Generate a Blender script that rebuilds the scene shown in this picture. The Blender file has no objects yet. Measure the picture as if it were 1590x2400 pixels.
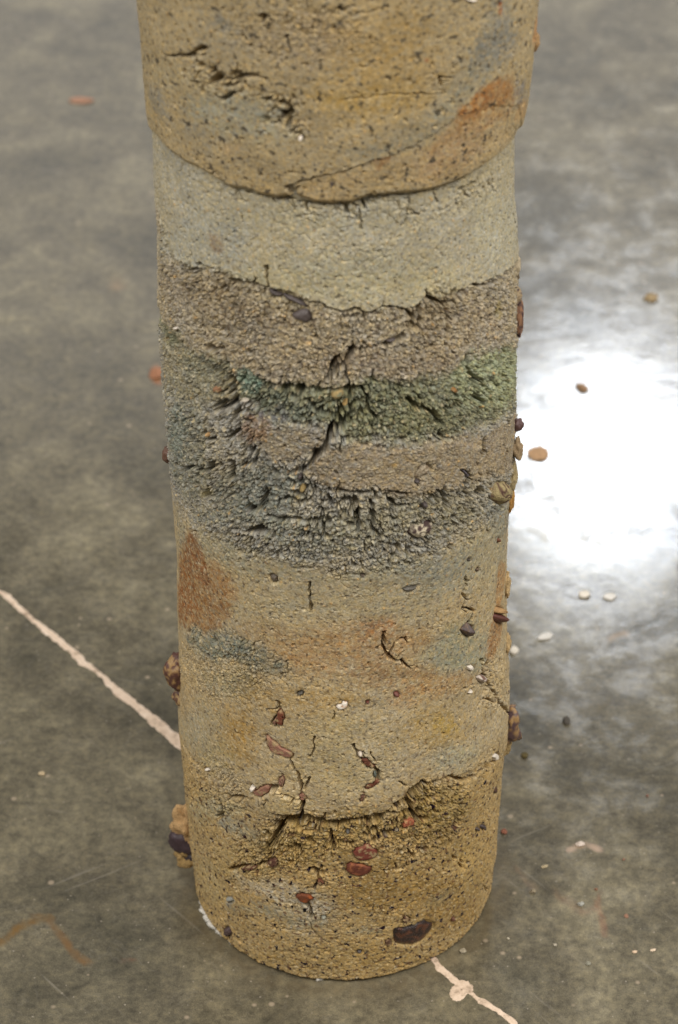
import bpy, math, random
import numpy as np

random.seed(7)
SC = bpy.context.scene
COLL = SC.collection

# ------------------------------------------------------------------ camera
CAM_D, CAM_H, PITCH = 1.375, 1.3355, math.radians(37.0)
IW, IH, FPX = 1590.0, 2400.0, 6753.0
cam = bpy.data.cameras.new('camera')
cam.sensor_fit = 'VERTICAL'; cam.sensor_height = 36.0
cam.lens = FPX / IH * 36.0
cam.clip_start = 0.05; cam.clip_end = 60
cam.dof.use_dof = True; cam.dof.focus_distance = 1.70; cam.dof.aperture_fstop = 9.0
co = bpy.data.objects.new('camera', cam); COLL.objects.link(co)
co.location = (0, -CAM_D, CAM_H)
co.rotation_euler = (math.pi / 2 - PITCH, 0, 0)
SC.camera = co

# ------------------------------------------------------------------ world + lamps
w = bpy.data.worlds.new('World'); SC.world = w; w.use_nodes = True
bg = w.node_tree.nodes['Background']
bg.inputs[0].default_value = (1.0, 0.985, 0.96, 1); bg.inputs[1].default_value = 0.21

def area(name, loc, target, sx, sy, radiance, col=(1, 1, 1)):
    l = bpy.data.lights.new(name, 'AREA'); l.shape = 'RECTANGLE'; l.size = sx; l.size_y = sy
    l.energy = radiance * math.pi * sx * sy; l.color = col
    if name == 'far_window_lamp': l.shape = 'ELLIPSE'
    o = bpy.data.objects.new(name, l); COLL.objects.link(o); o.location = loc
    from mathutils import Vector
    d = Vector(target) - Vector(loc)
    o.rotation_euler = d.to_track_quat('-Z', 'Y').to_euler()
    return o
area('right_front_lamp', (2.3, -1.35, 3.0), (0, 0, 0.3), 1.2, 1.2, 16.0, (1, 0.98, 0.94))
area('added_front_fill', (0.1, -2.0, 3.4), (0, 0, 0.3), 1.4, 1.0, 12.5, (1, 0.985, 0.95))  # unseen fill, added to lift the dark middle of the column
area('left_front_fill', (-2.3, -1.35, 2.8), (0, 0, 0.3), 1.2, 1.2, 12.0, (1, 0.98, 0.94))  # added fill, set off axis so the column's holes stay dark
area('ceiling_lamp', (0.0, -0.9, 3.0), (0, 0, 0.2), 1.2, 1.2, 1.0, (1, 0.985, 0.95))
area('side_window_lamp', (2.6, 0.9, 1.5), (0, 0, 0.3), 1.4, 1.6, 2.3, (1, 0.98, 0.95))
area('left_window_lamp', (-2.8, 0.4, 1.6), (0, 0, 0.3), 1.2, 1.6, 1.5, (1, 0.985, 0.96))
# bright window whose mirror image lies on the polished floor behind the column
area('far_window_lamp', (0.50, 3.05, 1.89), (0.205, 0.467, 0), 0.34, 0.20, 72, (0.86, 0.92, 1.0))
area('added_back_sheen_panel', (0, 4.6, 1.75), (0, 0, 0.7), 5.0, 2.2, 1.0, (1, 0.98, 0.96))  # panel added out of view to lay a sheen on the far floor

SC.view_settings.view_transform = 'Standard'
try: SC.view_settings.look = 'None'
except Exception: pass
SC.view_settings.exposure = 0.0; SC.view_settings.gamma = 1.0
SC.view_settings.use_curve_mapping = False
SC.cycles.use_denoising = True
SC.cycles.max_bounces = 6

# ------------------------------------------------------------------ helpers
def S(r, g, b, k=1.0):
    v = np.array([r, g, b], float) / 255.0
    return np.where(v <= 0.04045, v / 12.92, ((v + 0.055) / 1.055) ** 2.4) * k

FR = dict(S=(0, 0, 1.0), V=(0, 0, 1.01403), A=(300, 0, .6314), B=(340, 560, .5867), C=(360, 1000, .574),
          D=(360, 1450, .574), E=(380, 1850, .5612), G=(360, 840, .2806), H=(780, 840, .2934),
          I=(400, 1700, .2551), J=(780, 1700, .2806))
def P(fr, pts):
    """points read off the photograph -> photograph pixels"""
    ox, oy, s = FR[fr]
    a = np.atleast_2d(np.array(pts, float))
    return np.stack([ox + a[:, 0] * s, oy + a[:, 1] * s], 1)

CP, SP = math.cos(PITCH), math.sin(PITCH)
def ray(px):
    x = (px[:, 0] - IW / 2) / FPX; y = -(px[:, 1] - IH / 2) / FPX
    # right=(1,0,0) up=(0,SP,CP) fwd=(0,CP,-SP)
    d = np.stack([x, y * SP + CP, y * CP - SP], 1)
    return d
def floor_pt(fr, pts):
    d = ray(P(fr, pts)); t = CAM_H / -d[:, 2]
    return np.stack([d[:, 0] * t, -CAM_D + d[:, 1] * t], 1)

def z_on_axis(py):
    th = PITCH + np.arctan((np.asarray(py, float) - IH / 2) / FPX)
    return CAM_H - CAM_D * np.tan(th)

# silhouette of the column, read off the photograph: (y, left x, right x)
sil_low = np.array([(300, 365, 1201), (450, 368, 1199), (560, 370, 1207), (640, 373, 1214), (750, 376, 1216), (850, 382, 1213),
    (950, 389, 1207), (1050, 397, 1201), (1120, 403, 1196), (1200, 409, 1190), (1300, 415, 1186), (1450, 418, 1189),
    (1600, 421, 1192), (1700, 424, 1188), (1790, 431, 1176), (1850, 436, 1172), (1930, 443, 1166), (2040, 456, 1155), (2100, 460, 1150)], float)
sil_up = np.array([(-300, 292, 1288), (0, 322, 1261), (90, 331, 1254), (160, 338, 1247), (220, 344, 1238), (270, 349, 1226), (310, 354, 1214), (420, 358, 1206)], float)
def prof(sil):
    zz = z_on_axis(sil[:, 0])
    depth = CAM_D * CP + (CAM_H - zz) * SP
    xl = (sil[:, 1] - IW / 2) / FPX * depth; xr = (sil[:, 2] - IW / 2) / FPX * depth
    o = np.argsort(zz); return zz[o], xl[o], xr[o]
zL, xlL, xrL = prof(sil_low); zU, xlU, xrU = prof(sil_up)
cl = np.polyfit(np.r_[zL, zU], np.r_[(xlL + xrL) / 2, (xlU + xrU) / 2], 1)
def cx(z): return cl[0] * z + cl[1]
def radius(u, z, up=False):
    zz, xl, xr = (zU, xlU, xrU) if up else (zL, xlL, xrL)
    rl = cx(z) - np.interp(z, zz, xl); rr = np.interp(z, zz, xr) - cx(z)
    wt = 0.5 + 0.5 * np.sin(u / R0)
    return rl * (1 - wt) + rr * wt
R0 = 0.105
CIRC = 2 * math.pi * R0

def to3d(u, z, h=0.0, up=False):
    th = u / R0; r = radius(u, z, up) + h
    return np.stack([cx(z) + r * np.sin(th), -r * np.cos(th), z], -1)

def uv(fr, pts, up=False):
    """photograph points -> (u along the girth, z height) on the column's own surface"""
    px = P(fr, pts); d = ray(px); n = len(px)
    r = np.full(n, 0.108); c = np.zeros(n)
    for _ in range(12):
        ox = -c; oy = -CAM_D
        a = d[:, 0] ** 2 + d[:, 1] ** 2; b = ox * d[:, 0] + oy * d[:, 1]; cc = ox ** 2 + oy ** 2 - r ** 2
        disc = np.maximum(b * b - a * cc, 0); t = (-b - np.sqrt(disc)) / a
        x = ox + t * d[:, 0]; y = oy + t * d[:, 1]; z = CAM_H + t * d[:, 2]
        u = np.arctan2(x, -y) * R0
        r = radius(u, z, up); c = cx(z)
    return np.stack([u, z], 1)

# ---- noise -------------------------------------------------------------
ZMIN, ZMAX = -0.03, 0.86
def pnoise(u, z, f, seed):
    n = max(4, int(round(CIRC * f))); m = int((ZMAX - ZMIN) * f) + 4
    rg = np.random.default_rng(seed); a = rg.random((m, n)).astype(np.float32) * 2 * np.pi
    gx, gz = np.cos(a), np.sin(a)
    x = (u / CIRC) * n; y = (z - ZMIN) * f + 1
    xi = np.floor(x).astype(int); yi = np.clip(np.floor(y).astype(int), 0, m - 2)
    fx = (x - xi).astype(np.float32); fy = (y - yi).astype(np.float32)
    x0 = xi % n; x1 = (xi + 1) % n
    def g(ix, iy, dx, dy): return gx[iy, ix] * dx + gz[iy, ix] * dy
    sx = fx * fx * fx * (fx * (fx * 6 - 15) + 10); sy = fy * fy * fy * (fy * (fy * 6 - 15) + 10)
    a0 = g(x0, yi, fx, fy) * (1 - sx) + g(x1, yi, fx - 1, fy) * sx
    a1 = g(x0, yi + 1, fx, fy - 1) * (1 - sx) + g(x1, yi + 1, fx - 1, fy - 1) * sx
    return (a0 * (1 - sy) + a1 * sy) * 1.5
def fbm(u, z, f, seed, octv=3, gain=0.5):
    s = 0; a = 1.0; t = 0
    for k in range(octv):
        s = s + a * pnoise(u, z, f * 2 ** k, seed + 17 * k); t += a; a *= gain
    return s / t * 1.4
def worley(u, z, f, seed):
    n = max(4, int(round(CIRC * f))); m = int((ZMAX - ZMIN) * f) + 4
    rg = np.random.default_rng(seed)
    jx = rg.random((m, n)).astype(np.float32); jy = rg.random((m, n)).astype(np.float32); idv = rg.random((m, n)).astype(np.float32)
    x = (u / CIRC) * n; y = (z - ZMIN) * f + 1
    xi = np.floor(x).astype(int); yi = np.clip(np.floor(y).astype(int), 1, m - 2)
    fx = (x - xi).astype(np.float32); fy = (y - yi).astype(np.float32)
    f1 = np.full(x.shape, 9, np.float32); f2 = f1.copy(); ida = np.zeros(x.shape, np.float32)
    for oy in (-1, 0, 1):
        for ox in (-1, 0, 1):
            a = (xi + ox) % n; b = yi + oy
            d = np.sqrt((ox + jx[b, a] - fx) ** 2 + (oy + jy[b, a] - fy) ** 2)
            m1 = d < f1
            f2 = np.where(m1, f1, np.minimum(f2, d)); ida = np.where(m1, idv[b, a], ida); f1 = np.where(m1, d, f1)
    return f1, f2, ida
def sst(a, b, x):
    t = np.clip((x - a) / (b - a), 0, 1); return t * t * (3 - 2 * t)

def segdist(u, z, pts):
    best = np.full(u.shape, 1e9)
    for (x0, y0), (x1, y1) in zip(pts[:-1], pts[1:]):
        dx, dy = x1 - x0, y1 - y0; L = dx * dx + dy * dy + 1e-15
        t = np.clip(((u - x0) * dx + (z - y0) * dy) / L, 0, 1)
        best = np.minimum(best, (u - x0 - t * dx) ** 2 + (z - y0 - t * dy) ** 2)
    return np.sqrt(best)
def polysd(u, z, pts):
    """> 0 inside"""
    q = np.vstack([pts, pts[:1]]); d = segdist(u, z, q); ins = np.zeros(u.shape, bool)
    for (x0, y0), (x1, y1) in zip(q[:-1], q[1:]):
        c = ((y0 > z) != (y1 > z)); ins ^= c & (u < (x1 - x0) * (z - y0) / ((y1 - y0) + 1e-15) + x0)
    return np.where(ins, d, -d)
def ell(cxp, cyp, rx, ry, rot=0, n=20):
    a = np.linspace(0, 2 * np.pi, n, endpoint=False); c, s = math.cos(math.radians(rot)), math.sin(math.radians(rot))
    x = rx * np.cos(a); y = ry * np.sin(a)
    return np.stack([cxp + x * c - y * s, cyp + x * s + y * c], 1)

class Surf:
    def __init__(s, u, z, up):
        s.u, s.z, s.up = u, z, up
        n = len(u); s.H = np.zeros(n); s.C = np.zeros((n, 3)); s.spk = np.full(n, 0.5)
        s.crumb = np.zeros(n); s.fine = np.zeros(n); s.rg = np.full(n, .9)
        w1 = fbm(u, z, 130, 101, 3); w2 = fbm(u, z, 130, 202, 3)
        s.wu = u + w1 * 0.0016; s.wz = z + w2 * 0.0016
        v1 = fbm(u, z, 26, 303, 4, .6); v2 = fbm(u, z, 26, 404, 4, .6)
        s.pn = np.clip(fbm(u, z, 170, 505, 4, .75), -1, .36)
        s.gd = .42 * (worley(u, z, 560, 606)[2] - .5) + .3 * np.clip(pnoise(u, z, 240, 607), -1, 1)
        s.bu = u + v1 * 0.007; s.bz = z + v2 * 0.007
    def _sel(s, pts, pad):
        return np.nonzero((s.u > pts[:, 0].min() - pad) & (s.u < pts[:, 0].max() + pad) &
                          (s.z > pts[:, 1].min() - pad) & (s.z < pts[:, 1].max() + pad))[0]
    def region(s, fr, pts, soft=3.0, warp='b', shrink=0.0, raw=False):
        q = pts if raw else uv(fr, pts, s.up); soft = soft / 1000.
        ix = s._sel(q, soft + .014)
        U, Z = (s.bu, s.bz) if warp == 'b' else ((s.wu, s.wz) if warp == 'w' else (s.u, s.z))
        d = polysd(U[ix], Z[ix], q) - shrink
        return ix, sst(-soft, soft, d), d
    def tint(s, fr, pts, col, k=1.0, soft=4.0, warp='b'):
        ix, w, _ = s.region(fr, pts, soft, warp)
        w = (w * k * (.82 + .5 * s.pn[ix]))[:, None]; w = np.clip(w + (s.gd[ix][:, None]) * np.minimum(1, 4 * w * (1 - w) + .15 * (w > .02)), 0, 1); s.C[ix] = s.C[ix] * (1 - w) + np.asarray(col) * w
    def setm(s, name, fr, pts, val, soft=3.0, k=1.0):
        ix, w, _ = s.region(fr, pts, soft); a = getattr(s, name); a[ix] = a[ix] * (1 - w * k) + val * w * k
    def crack(s, fr, pts, wid=0.6, dep=4.0, raw=False, pinch=True):
        q = pts if raw else uv(fr, pts, s.up); ix = s._sel(q, .006)
        if not raw and wid >= .7:      # side branches
            rg = np.random.default_rng(int(abs(q).sum() * 1e5) % 99991)
            L = np.hypot(*np.diff(q, axis=0).T).sum()
            for _ in range(min(6, 1 + int(L / .007))):
                k = rg.integers(0, len(q) - 1); t = rg.random(); p = q[k] * (1 - t) + q[k + 1] * t
                a = math.atan2(*(q[k + 1] - q[k])[::-1]) + rg.choice([-1, 1]) * rg.uniform(.6, 1.5); ln_ = rg.uniform(.003, .009)
                p2 = p + ln_ * .5 * np.array([math.cos(a), math.sin(a)]); a += rg.uniform(-.6, .6); p3 = p2 + ln_ * .5 * np.array([math.cos(a), math.sin(a)])
                s.crack(None, np.array([p, p2, p3]), .42, dep * .6, raw=True)
        if not raw and dep >= 3.0: wid = wid * 1.45
        d = segdist(s.wu[ix], s.wz[ix], q)
        wv = wid / 1000. * (1.0 + (0.55 * pnoise(s.u[ix], s.z[ix], 160, 77) if pinch else 0))
        s.H[ix] -= 1.7 * dep / 1000. * (1 - sst(.5, 1.15, d / np.maximum(wv * (1.15 + .6 * pnoise(s.u[ix], s.z[ix], 620, 78)), 2.5e-4)))
    def hole(s, fr, pts, dep=6.0, soft=.8):
        dep = dep * 1.6
        ix, w, _ = s.region(fr, pts, soft, 'w'); s.H[ix] -= dep / 1000. * w
    def step(s, fr, pts, amt, soft=.8):
        ix, w, _ = s.region(fr, pts, soft, 'w'); s.H[ix] += amt / 1000. * w
    def press(s, q):
        """a seat for an embedded stone whose outline is q (u, z)"""
        ix = s._sel(q, .004); d = polysd(s.u[ix], s.z[ix], q); w = sst(-.0006, .0002, d)
        s.H[ix] = s.H[ix] * (1 - w) - .0016 * w
        s.H[ix] -= .0005 * np.exp(-((d + .0006) / .0006) ** 2)

# ------------------------------------------------------------------ girth samples (dense where the photograph looks, coarser behind)
front = np.arange(-1.80, 1.80, 0.0034)
back = np.linspace(1.80, 2 * math.pi - 1.80, 230, endpoint=False)
TH = np.r_[front, back]; UG = TH * R0; UG = np.where(UG > CIRC / 2, UG - CIRC, UG); NU = len(UG)

def boundary(fr, pts, up=False, jag=0.0008, seed=5):
    q = uv(fr, pts, up); o = np.argsort(q[:, 0]); q = q[o]
    uu = np.r_[q[:, 0], q[0, 0] + CIRC]; zz = np.r_[q[:, 1], q[0, 1]]
    x = np.where(UG < q[0, 0], UG + CIRC, UG)
    b = np.interp(x, uu, zz)
    bk = np.clip((np.abs(UG) / R0 - 1.5) / 0.5, 0, 1)
    return b + jag * fbm(UG, np.full(NU, .3), 120, seed, 3) + bk * .006 * fbm(UG, np.full(NU, .2), 12, seed + 3, 3)
b_lip = boundary('A', [(75,395),(90,450),(105,475),(135,515),(165,545),(200,575),(240,600),(280,618),(320,640),(355,665),(385,685),(440,690),(475,698),(500,712),(560,722),(605,715),(620,712),(650,722),(690,740),(760,745),(830,738),(880,718),(960,705),(1050,700),(1130,685),(1200,660),(1270,620),(1340,570),(1390,520),(1410,485),(1450,458)], False, .0006)
b_A = boundary('V', [(367,480),(385,560),(415,600),(450,618),(490,615),(520,630),(560,645),(610,655),(625,665),(670,672),(700,690),(740,700),(765,718),(800,715),(850,722),(880,712),(905,705),(935,712),(960,705),(985,680),(1010,690),(1040,675),(1070,665),(1100,658),(1140,640),(1180,615),(1200,597)])
b_B = boundary('V', [(378,745),(400,765),(440,810),(500,850),(540,862),(600,870),(640,885),(700,890),(760,893),(800,892),(860,885),(940,880),(1000,870),(1040,860),(1080,830),(1120,815),(1160,805),(1205,795)])
b_C = boundary('V', [(382,790),(400,815),(440,860),(500,905),(560,935),(600,950),(640,970),(680,980),(760,975),(800,1028),(860,1015),(930,1020),(1000,1015),(1060,1005),(1120,985),(1165,960),(1203,940)])
b_E = boundary('V', [(402,1150),(450,1215),(520,1255),(600,1280),(700,1300),(800,1310),(900,1300),(1000,1280),(1060,1250),(1100,1225),(1140,1190),(1176,1150)])
b_F = boundary('V', [(418,1700),(430,1740),(480,1800),(520,1840),(560,1868),(600,1880),(640,1890),(690,1880),(715,1878),(740,1893),(800,1890),(860,1880),(900,1870),(925,1850),(945,1825),(1000,1800),(1060,1788),(1110,1765),(1140,1745),(1170,1725)])
for a_, b_ in ((b_lip, b_A), (b_A, b_B), (b_B, b_C), (b_C, b_E), (b_E, b_F)):
    np.minimum(b_, a_ - .004, out=b_)
b_top = np.full(NU, .80); b_under = b_lip + .010; b_bot = np.full(NU, 0.0)
LOW = [('grey_sand_layer', b_under, b_A), ('brown_gravel_layer', b_A, b_B), ('green_crumbly_layer', b_B, b_C),
       ('blue_grey_crumbly_layer', b_C, b_E), ('tan_clay_layer', b_E, b_F), ('ochre_base_layer', b_F, b_bot)]
DZ = 0.00038
def rows(hi, lo, dz=DZ):
    n = int(np.percentile(hi - lo, 98) / dz) + 2
    return np.linspace(0, 1, n)
def gridUZ(hi, lo, dz=DZ):
    t = rows(hi, lo, dz)[:, None]
    z = hi[None] * (1 - t) + lo[None] * t
    return np.broadcast_to(UG[None], z.shape).copy(), z
gr = [gridUZ(hi, lo) for _, hi, lo in LOW]
sizes = [g[0].size for g in gr]; offs = np.r_[0, np.cumsum(sizes)]
low = Surf(np.concatenate([g[0].ravel() for g in gr]), np.concatenate([g[1].ravel() for g in gr]), False)

# ------------------------------------------------------------------ lower column: colour
def bz(b, u): # boundary height at u
    o = np.argsort(UG); return np.interp(u, UG[o], b[o], period=CIRC)
s = low
ba, bb, bc_, be, bf = (bz(b, s.u) for b in (b_A, b_B, b_C, b_E, b_F))
n1 = fbm(s.u, s.z, 60, 11, 4, .6); n2 = fbm(s.u, s.z, 20, 12, 4, .6)
m_g = sst(-.0015, .0015, ba - s.z + n1 * .002)          # in / below the gravel
m_gr = sst(-.003, .004, bb - s.z + n1 * .006)
m_cr = sst(-.005, .006, bc_ - s.z + n1 * .008)
m_cl = sst(-.010, .014, be - s.z + n1 * .012)
m_oc = sst(-.022, .018, bf - s.z + n1 * .005)
cG = S(165,155,130); cB = S(160,147,123); cGr = S(131,128,102); cCr = S(152,144,129); cCl = S(170,151,116); cOc = S(168,142,96)
def dz(m): return np.clip(m + s.gd * 4 * m * (1 - m), 0, 1)
m_g, m_gr, m_cr, m_cl, m_oc = map(dz, (m_g, m_gr, m_cr, m_cl, m_oc))
C = np.tile(cG, (len(s.u), 1))
for m, c in ((m_g, cB), (m_gr, cGr), (m_cr, cCr), (m_cl, cCl), (m_oc, cOc)):
    C = C * (1 - m[:, None]) + c * m[:, None]
s.C = C
T = s.tint
# grey sand layer
T('V', ell(470,560,110,60), S(158,155,140), .6, 8); T('V', ell(1150,520,60,90), S(168,162,138), .5, 8)
T('V', ell(800,640,260,50), S(160,153,124), .5, 10); T('V', ell(500,553,14,16), S(140,110,75), .6, 2)
T('V', ell(700,500,260,25,3), S(150,142,116), .5, 8)
# brown gravel
T('V', ell(480,680,110,50,15), S(136,121,98), .5, 7); T('V', ell(700,820,200,45), S(152,136,110), .5, 8)
T('V', ell(1060,760,110,70), S(150,134,110), .5, 8); T('V', ell(400,800,22,45), S(95,98,76), .6, 5)
T('V', ell(620,740,120,30), S(138,123,101), .6, 6); T('V', ell(900,840,160,30), S(140,122,98), .5, 6)
T('V', ell(1150,720,10,30,10), S(128,112,55), .7, 1.5)
# green
T('V', [(380,780),(420,790),(480,820),(540,870),(545,905),(520,930),(440,930),(380,900)], S(150,138,112), .85, 4); T('V', ell(565,885,34,22), S(122,138,126), .9, 2); T('V', ell(640,940,60,25,20), S(104,110,92), .7, 5)
T('V', ell(1120,880,90,70,-20), S(154,157,122), .8, 6); T('V', ell(1175,860,30,60), S(148,150,114), .7, 5)
T('V', ell(900,960,170,40), S(120,118,84), .6, 7); T('V', ell(850,910,150,25), S(124,124,94), .5, 6)
T('V', ell(690,945,55,25), S(118,118,98), .6, 5)
T('V', ell(470,850,60,30,20), S(120,122,105), .6, 6); T('V', ell(440,900,60,60), S(143,136,112), .6, 8)
T('V', ell(1052,903,6,6), S(150,95,40), .9, .8)
# wedge (pinkish tan) and bluish greys
T('V', [(700,1100),(760,1045),(820,1030),(940,1028),(1060,1015),(1130,985),(1195,960),(1203,1040),(1180,1085),(1100,1110),(1060,1125),(980,1140),(860,1140),(760,1125)], S(150,132,106), .92, 3)
T('V', [(610,990),(660,985),(750,1000),(765,1020),(720,1060),(660,1085),(620,1050),(590,1010)], S(144,128,104), .8, 4)
T('V', ell(590,990,35,40,-30), S(146,116,88), .8, 4); T('V', ell(560,935,25,18), S(158,146,128), .6, 3)
T('V', ell(630,960,40,18,10), S(118,112,110), .6, 4)
T('V', ell(440,1050,45,110), S(128,126,110), .7, 6); T('V', ell(600,1130,120,55), S(122,123,114), .75, 7)
T('V', ell(560,1190,110,30), S(124,124,112), .7, 7); T('V', ell(760,1230,160,50), S(130,126,106), .6, 8)
T('V', ell(1000,1190,120,50), S(134,127,104), .6, 7); T('V', ell(410,1000,22,60), S(118,122,112), .7, 4)
T('V', ell(1150,1190,28,60,10), S(112,114,108), .7, 5); T('V', ell(980,1085,26,25), S(170,154,126), .6, 2.5)
T('V', ell(880,1095,35,12), S(168,150,120), .7, 3); T('V', ell(1160,1150,22,26), S(172,160,130), .5, 3)
T('V', ell(915,1078,9,7), S(176,142,84), .7, 1); T('V', ell(690,1150,10,10), S(160,136,84), .6, 1.5)
T('C', ell(210,250,22,30), S(110,98,52), .7, 2)
# smooth clay band, greys -> tans
T('V', [(410,1190),(520,1260),(700,1310),(900,1310),(1060,1260),(1170,1170),(1172,1300),(1080,1360),(900,1350),(720,1340),(560,1330),(480,1290),(410,1260)], S(146,140,116), .8, 12)
T('V', ell(960,1320,150,35,-10), S(138,134,116), .6, 9); T('V', ell(820,1390,200,50), S(163,151,120), .6, 12)
T('V', ell(1060,1500,85,60,-15), S(138,136,114), .8, 9); T('V', ell(1045,1535,50,40,-10), S(138,138,120), .6, 8)
T('V', ell(620,1400,90,60), S(162,150,122), .6, 10); T('V', ell(1140,1330,40,90), S(168,154,122), .5, 8)
T('V', [(432,1230),(445,1232),(470,1290),(500,1300),(530,1330),(548,1370),(540,1420),(500,1450),(440,1455),(413,1440),(411,1350),(415,1290)], S(144,103,60), .8, 4.5)
T('V', [(436,1235),(448,1240),(475,1310),(480,1360),(450,1330),(425,1300)], S(118,72,40), .5, 2.5)
T('V', ell(430,1380,20,70), S(138,82,38), .4, 5)
T('V', ell(800,1500,210,45,-8), S(160,124,82), .65, 8); T('V', ell(870,1455,50,22,-25), S(156,108,64), .55, 5)
T('V', ell(1000,1590,100,22,-18), S(165,125,78), .6, 6); T('V', ell(640,1470,90,30), S(160,130,92), .5, 8)
T('V', ell(900,1560,100,30), S(146,108,68), .5, 7)
T('V', ell(500,1490,75,32,18), S(116,118,104), .85, 5); T('V', ell(600,1530,70,28,15), S(118,118,102), .8, 5)
T('V', ell(540,1580,70,30,15), S(130,124,96), .5, 6)
T('V', ell(1145,1470,16,60,8), S(152,108,62), .8, 3); T('V', ell(1158,1350,8,60,5), S(162,118,68), .7, 2)
T('V', ell(545,1700,60,60), S(158,122,58), .7, 10); T('V', ell(700,1610,150,35), S(162,130,74), .5, 9)
T('V', ell(1010,1690,70,50), S(164,134,76), .65, 10); T('V', ell(1030,1680,28,22), S(180,148,74), .6, 5)
T('V', ell(800,1740,120,90), S(166,148,108), .7, 12); T('V', ell(850,1730,35,30), S(190,172,138), .6, 4)
T('V', ell(1050,1750,60,28,-25), S(150,144,120), .75, 6); T('V', ell(500,1750,40,40), S(162,144,100), .6, 8)
T('V', ell(470,1680,50,60,10), S(160,150,122), .5, 8); T('V', ell(430,1600,18,50), S(164,140,100), .5, 5)
T('V', ell(660,1860,55,22), S(168,148,106), .7, 3)
# ochre base
T('V', ell(500,1870,60,30), S(160,150,118), .7, 8); T('V', ell(560,1920,60,20,20), S(136,134,118), .7, 5)
T('V', ell(900,1900,160,40), S(126,104,58), .7, 7); T('V', ell(1020,1860,80,40), S(134,114,66), .65, 6)
T('V', ell(720,1950,110,50), S(146,122,72), .6, 8); T('V', ell(940,2060,160,50), S(140,110,56), .7, 12)
T('V', ell(640,2060,100,25,18), S(176,166,146), .75, 5); T('V', ell(700,2110,90,40), S(170,158,132), .6, 9)
T('V', ell(740,2105,30,15), S(184,172,150), .6, 3); T('V', ell(560,2000,80,40), S(160,138,90), .5, 9)
T('V', ell(640,2120,120,10,10), S(128,126,108), .5, 4); T('V', ell(850,2150,50,8,-8), S(120,118,100), .5, 3)
T('V', ell(1020,2080,40,14,-30), S(128,124,100), .5, 4); T('V', ell(530,2085,14,10,25), S(120,126,124), .7, 1.2)
T('V', ell(800,2210,260,30), S(164,136,84), .6, 8); T('V', ell(1090,2000,40,100,5), S(166,138,86), .6, 8)
T('V', ell(1100,1900,25,90,5), S(164,136,86), .5, 7); T('V', ell(480,2040,25,60,-20), S(172,150,104), .6, 7)
T('V', ell(1075,1980,22,22), S(198,164,100), .6, 3)
T('V', ell(1040,2120,70,40,-25), S(142,112,60), .6, 8); T('V', ell(860,1990,90,30), S(130,104,58), .55, 6); T('V', ell(1040,1950,50,50), S(138,112,62), .5, 8); T('V', ell(620,1940,50,30), S(138,116,72), .5, 6)
# slow mottling that belongs to the material
mot = fbm(s.u, s.z, 34, 31, 5, .62)
s.C *= (1 + .13 * mot)[:, None]
warm = fbm(s.u, s.z, 16, 33, 4, .6)
s.C *= np.stack([1 + .05 * warm, 1 + .01 * warm, 1 - .09 * warm], 1)

# ------------------------------------------------------------------ lower column: relief
s.crumb = .10 * (1 - m_g) + .42 * m_g * (1 - m_gr) + 1.0 * m_gr * (1 - m_cr) + .85 * m_cr * (1 - m_cl) + .06 * m_cl * (1 - m_oc) + .16 * m_oc
s.fine = .05 * (1 - m_g) + .85 * m_g * (1 - m_gr) + .9 * m_gr * (1 - m_cr) + .7 * m_cr * (1 - m_cl) + .05 * m_cl * (1 - m_oc) + .10 * m_oc
M = s.setm
M('crumb', 'V', [(700,1100),(760,1045),(820,1035),(940,1030),(1060,1015),(1130,985),(1200,960),(1203,1040),(1180,1075),(1100,1100),(1060,1115),(980,1130),(860,1130),(760,1120)], .12, 3)
M('fine', 'V', [(700,1100),(760,1045),(820,1035),(940,1030),(1060,1015),(1130,985),(1200,960),(1203,1040),(1180,1075),(1100,1100),(1060,1115),(980,1130),(860,1130),(760,1120)], .4, 3)
M('crumb', 'V', ell(680,1030,75,42,-8), .12, 4); M('crumb', 'V', ell(620,1160,90,30), .22, 5)
M('crumb', 'V', ell(450,1180,60,50), .1, 6); M('crumb', 'V', ell(430,860,60,60), .35, 6)
M('crumb', 'V', ell(700,800,180,45), .22, 6); M('crumb', 'V', ell(900,850,150,30), .25, 5)
M('crumb', 'V', [(620,1890),(740,1890),(900,1875),(950,1825),(1060,1790),(1090,1830),(1060,1930),(960,1990),(820,1950),(700,2000),(560,2020),(540,1960),(600,1930)], .62, 6)
M('fine', 'V', [(620,1890),(740,1890),(900,1875),(950,1825),(1060,1790),(1090,1830),(1060,1930),(960,1990),(820,1950),(700,2000),(560,2020),(540,1960),(600,1930)], .7, 6)
M('crumb', 'V', ell(500,1490,75,32,18), .55, 5); M('crumb', 'V', ell(600,1530,70,28,15), .45, 5)
M('fine', 'V', ell(520,1560,110,60,15), .8, 6); M('crumb', 'V', ell(1140,1580,40,60), .5, 4)
M('crumb', 'V', ell(1130,1140,50,50), .9, 4); M('crumb', 'V', ell(840,480,180,20,0), .4, 4)
M('crumb', 'V', ell(480,650,110,40,12), .9, 5); M('crumb', 'V', ell(1020,700,70,30,-10), .9, 4)
M('crumb', 'V', ell(380,560,12,60,0), .9, 3); M('crumb', 'V', ell(1090,440,70,25,-25), .4, 4)
M('crumb', 'V', ell(520,1830,50,40,25), .35, 5); M('fine', 'V', ell(500,1820,80,60,25), .7, 5)
low_undul = .0011 * fbm(s.u, s.z, 14, 41, 3) + .0006 * fbm(s.u, s.z, 55, 42, 3)
s.H += low_undul

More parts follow.
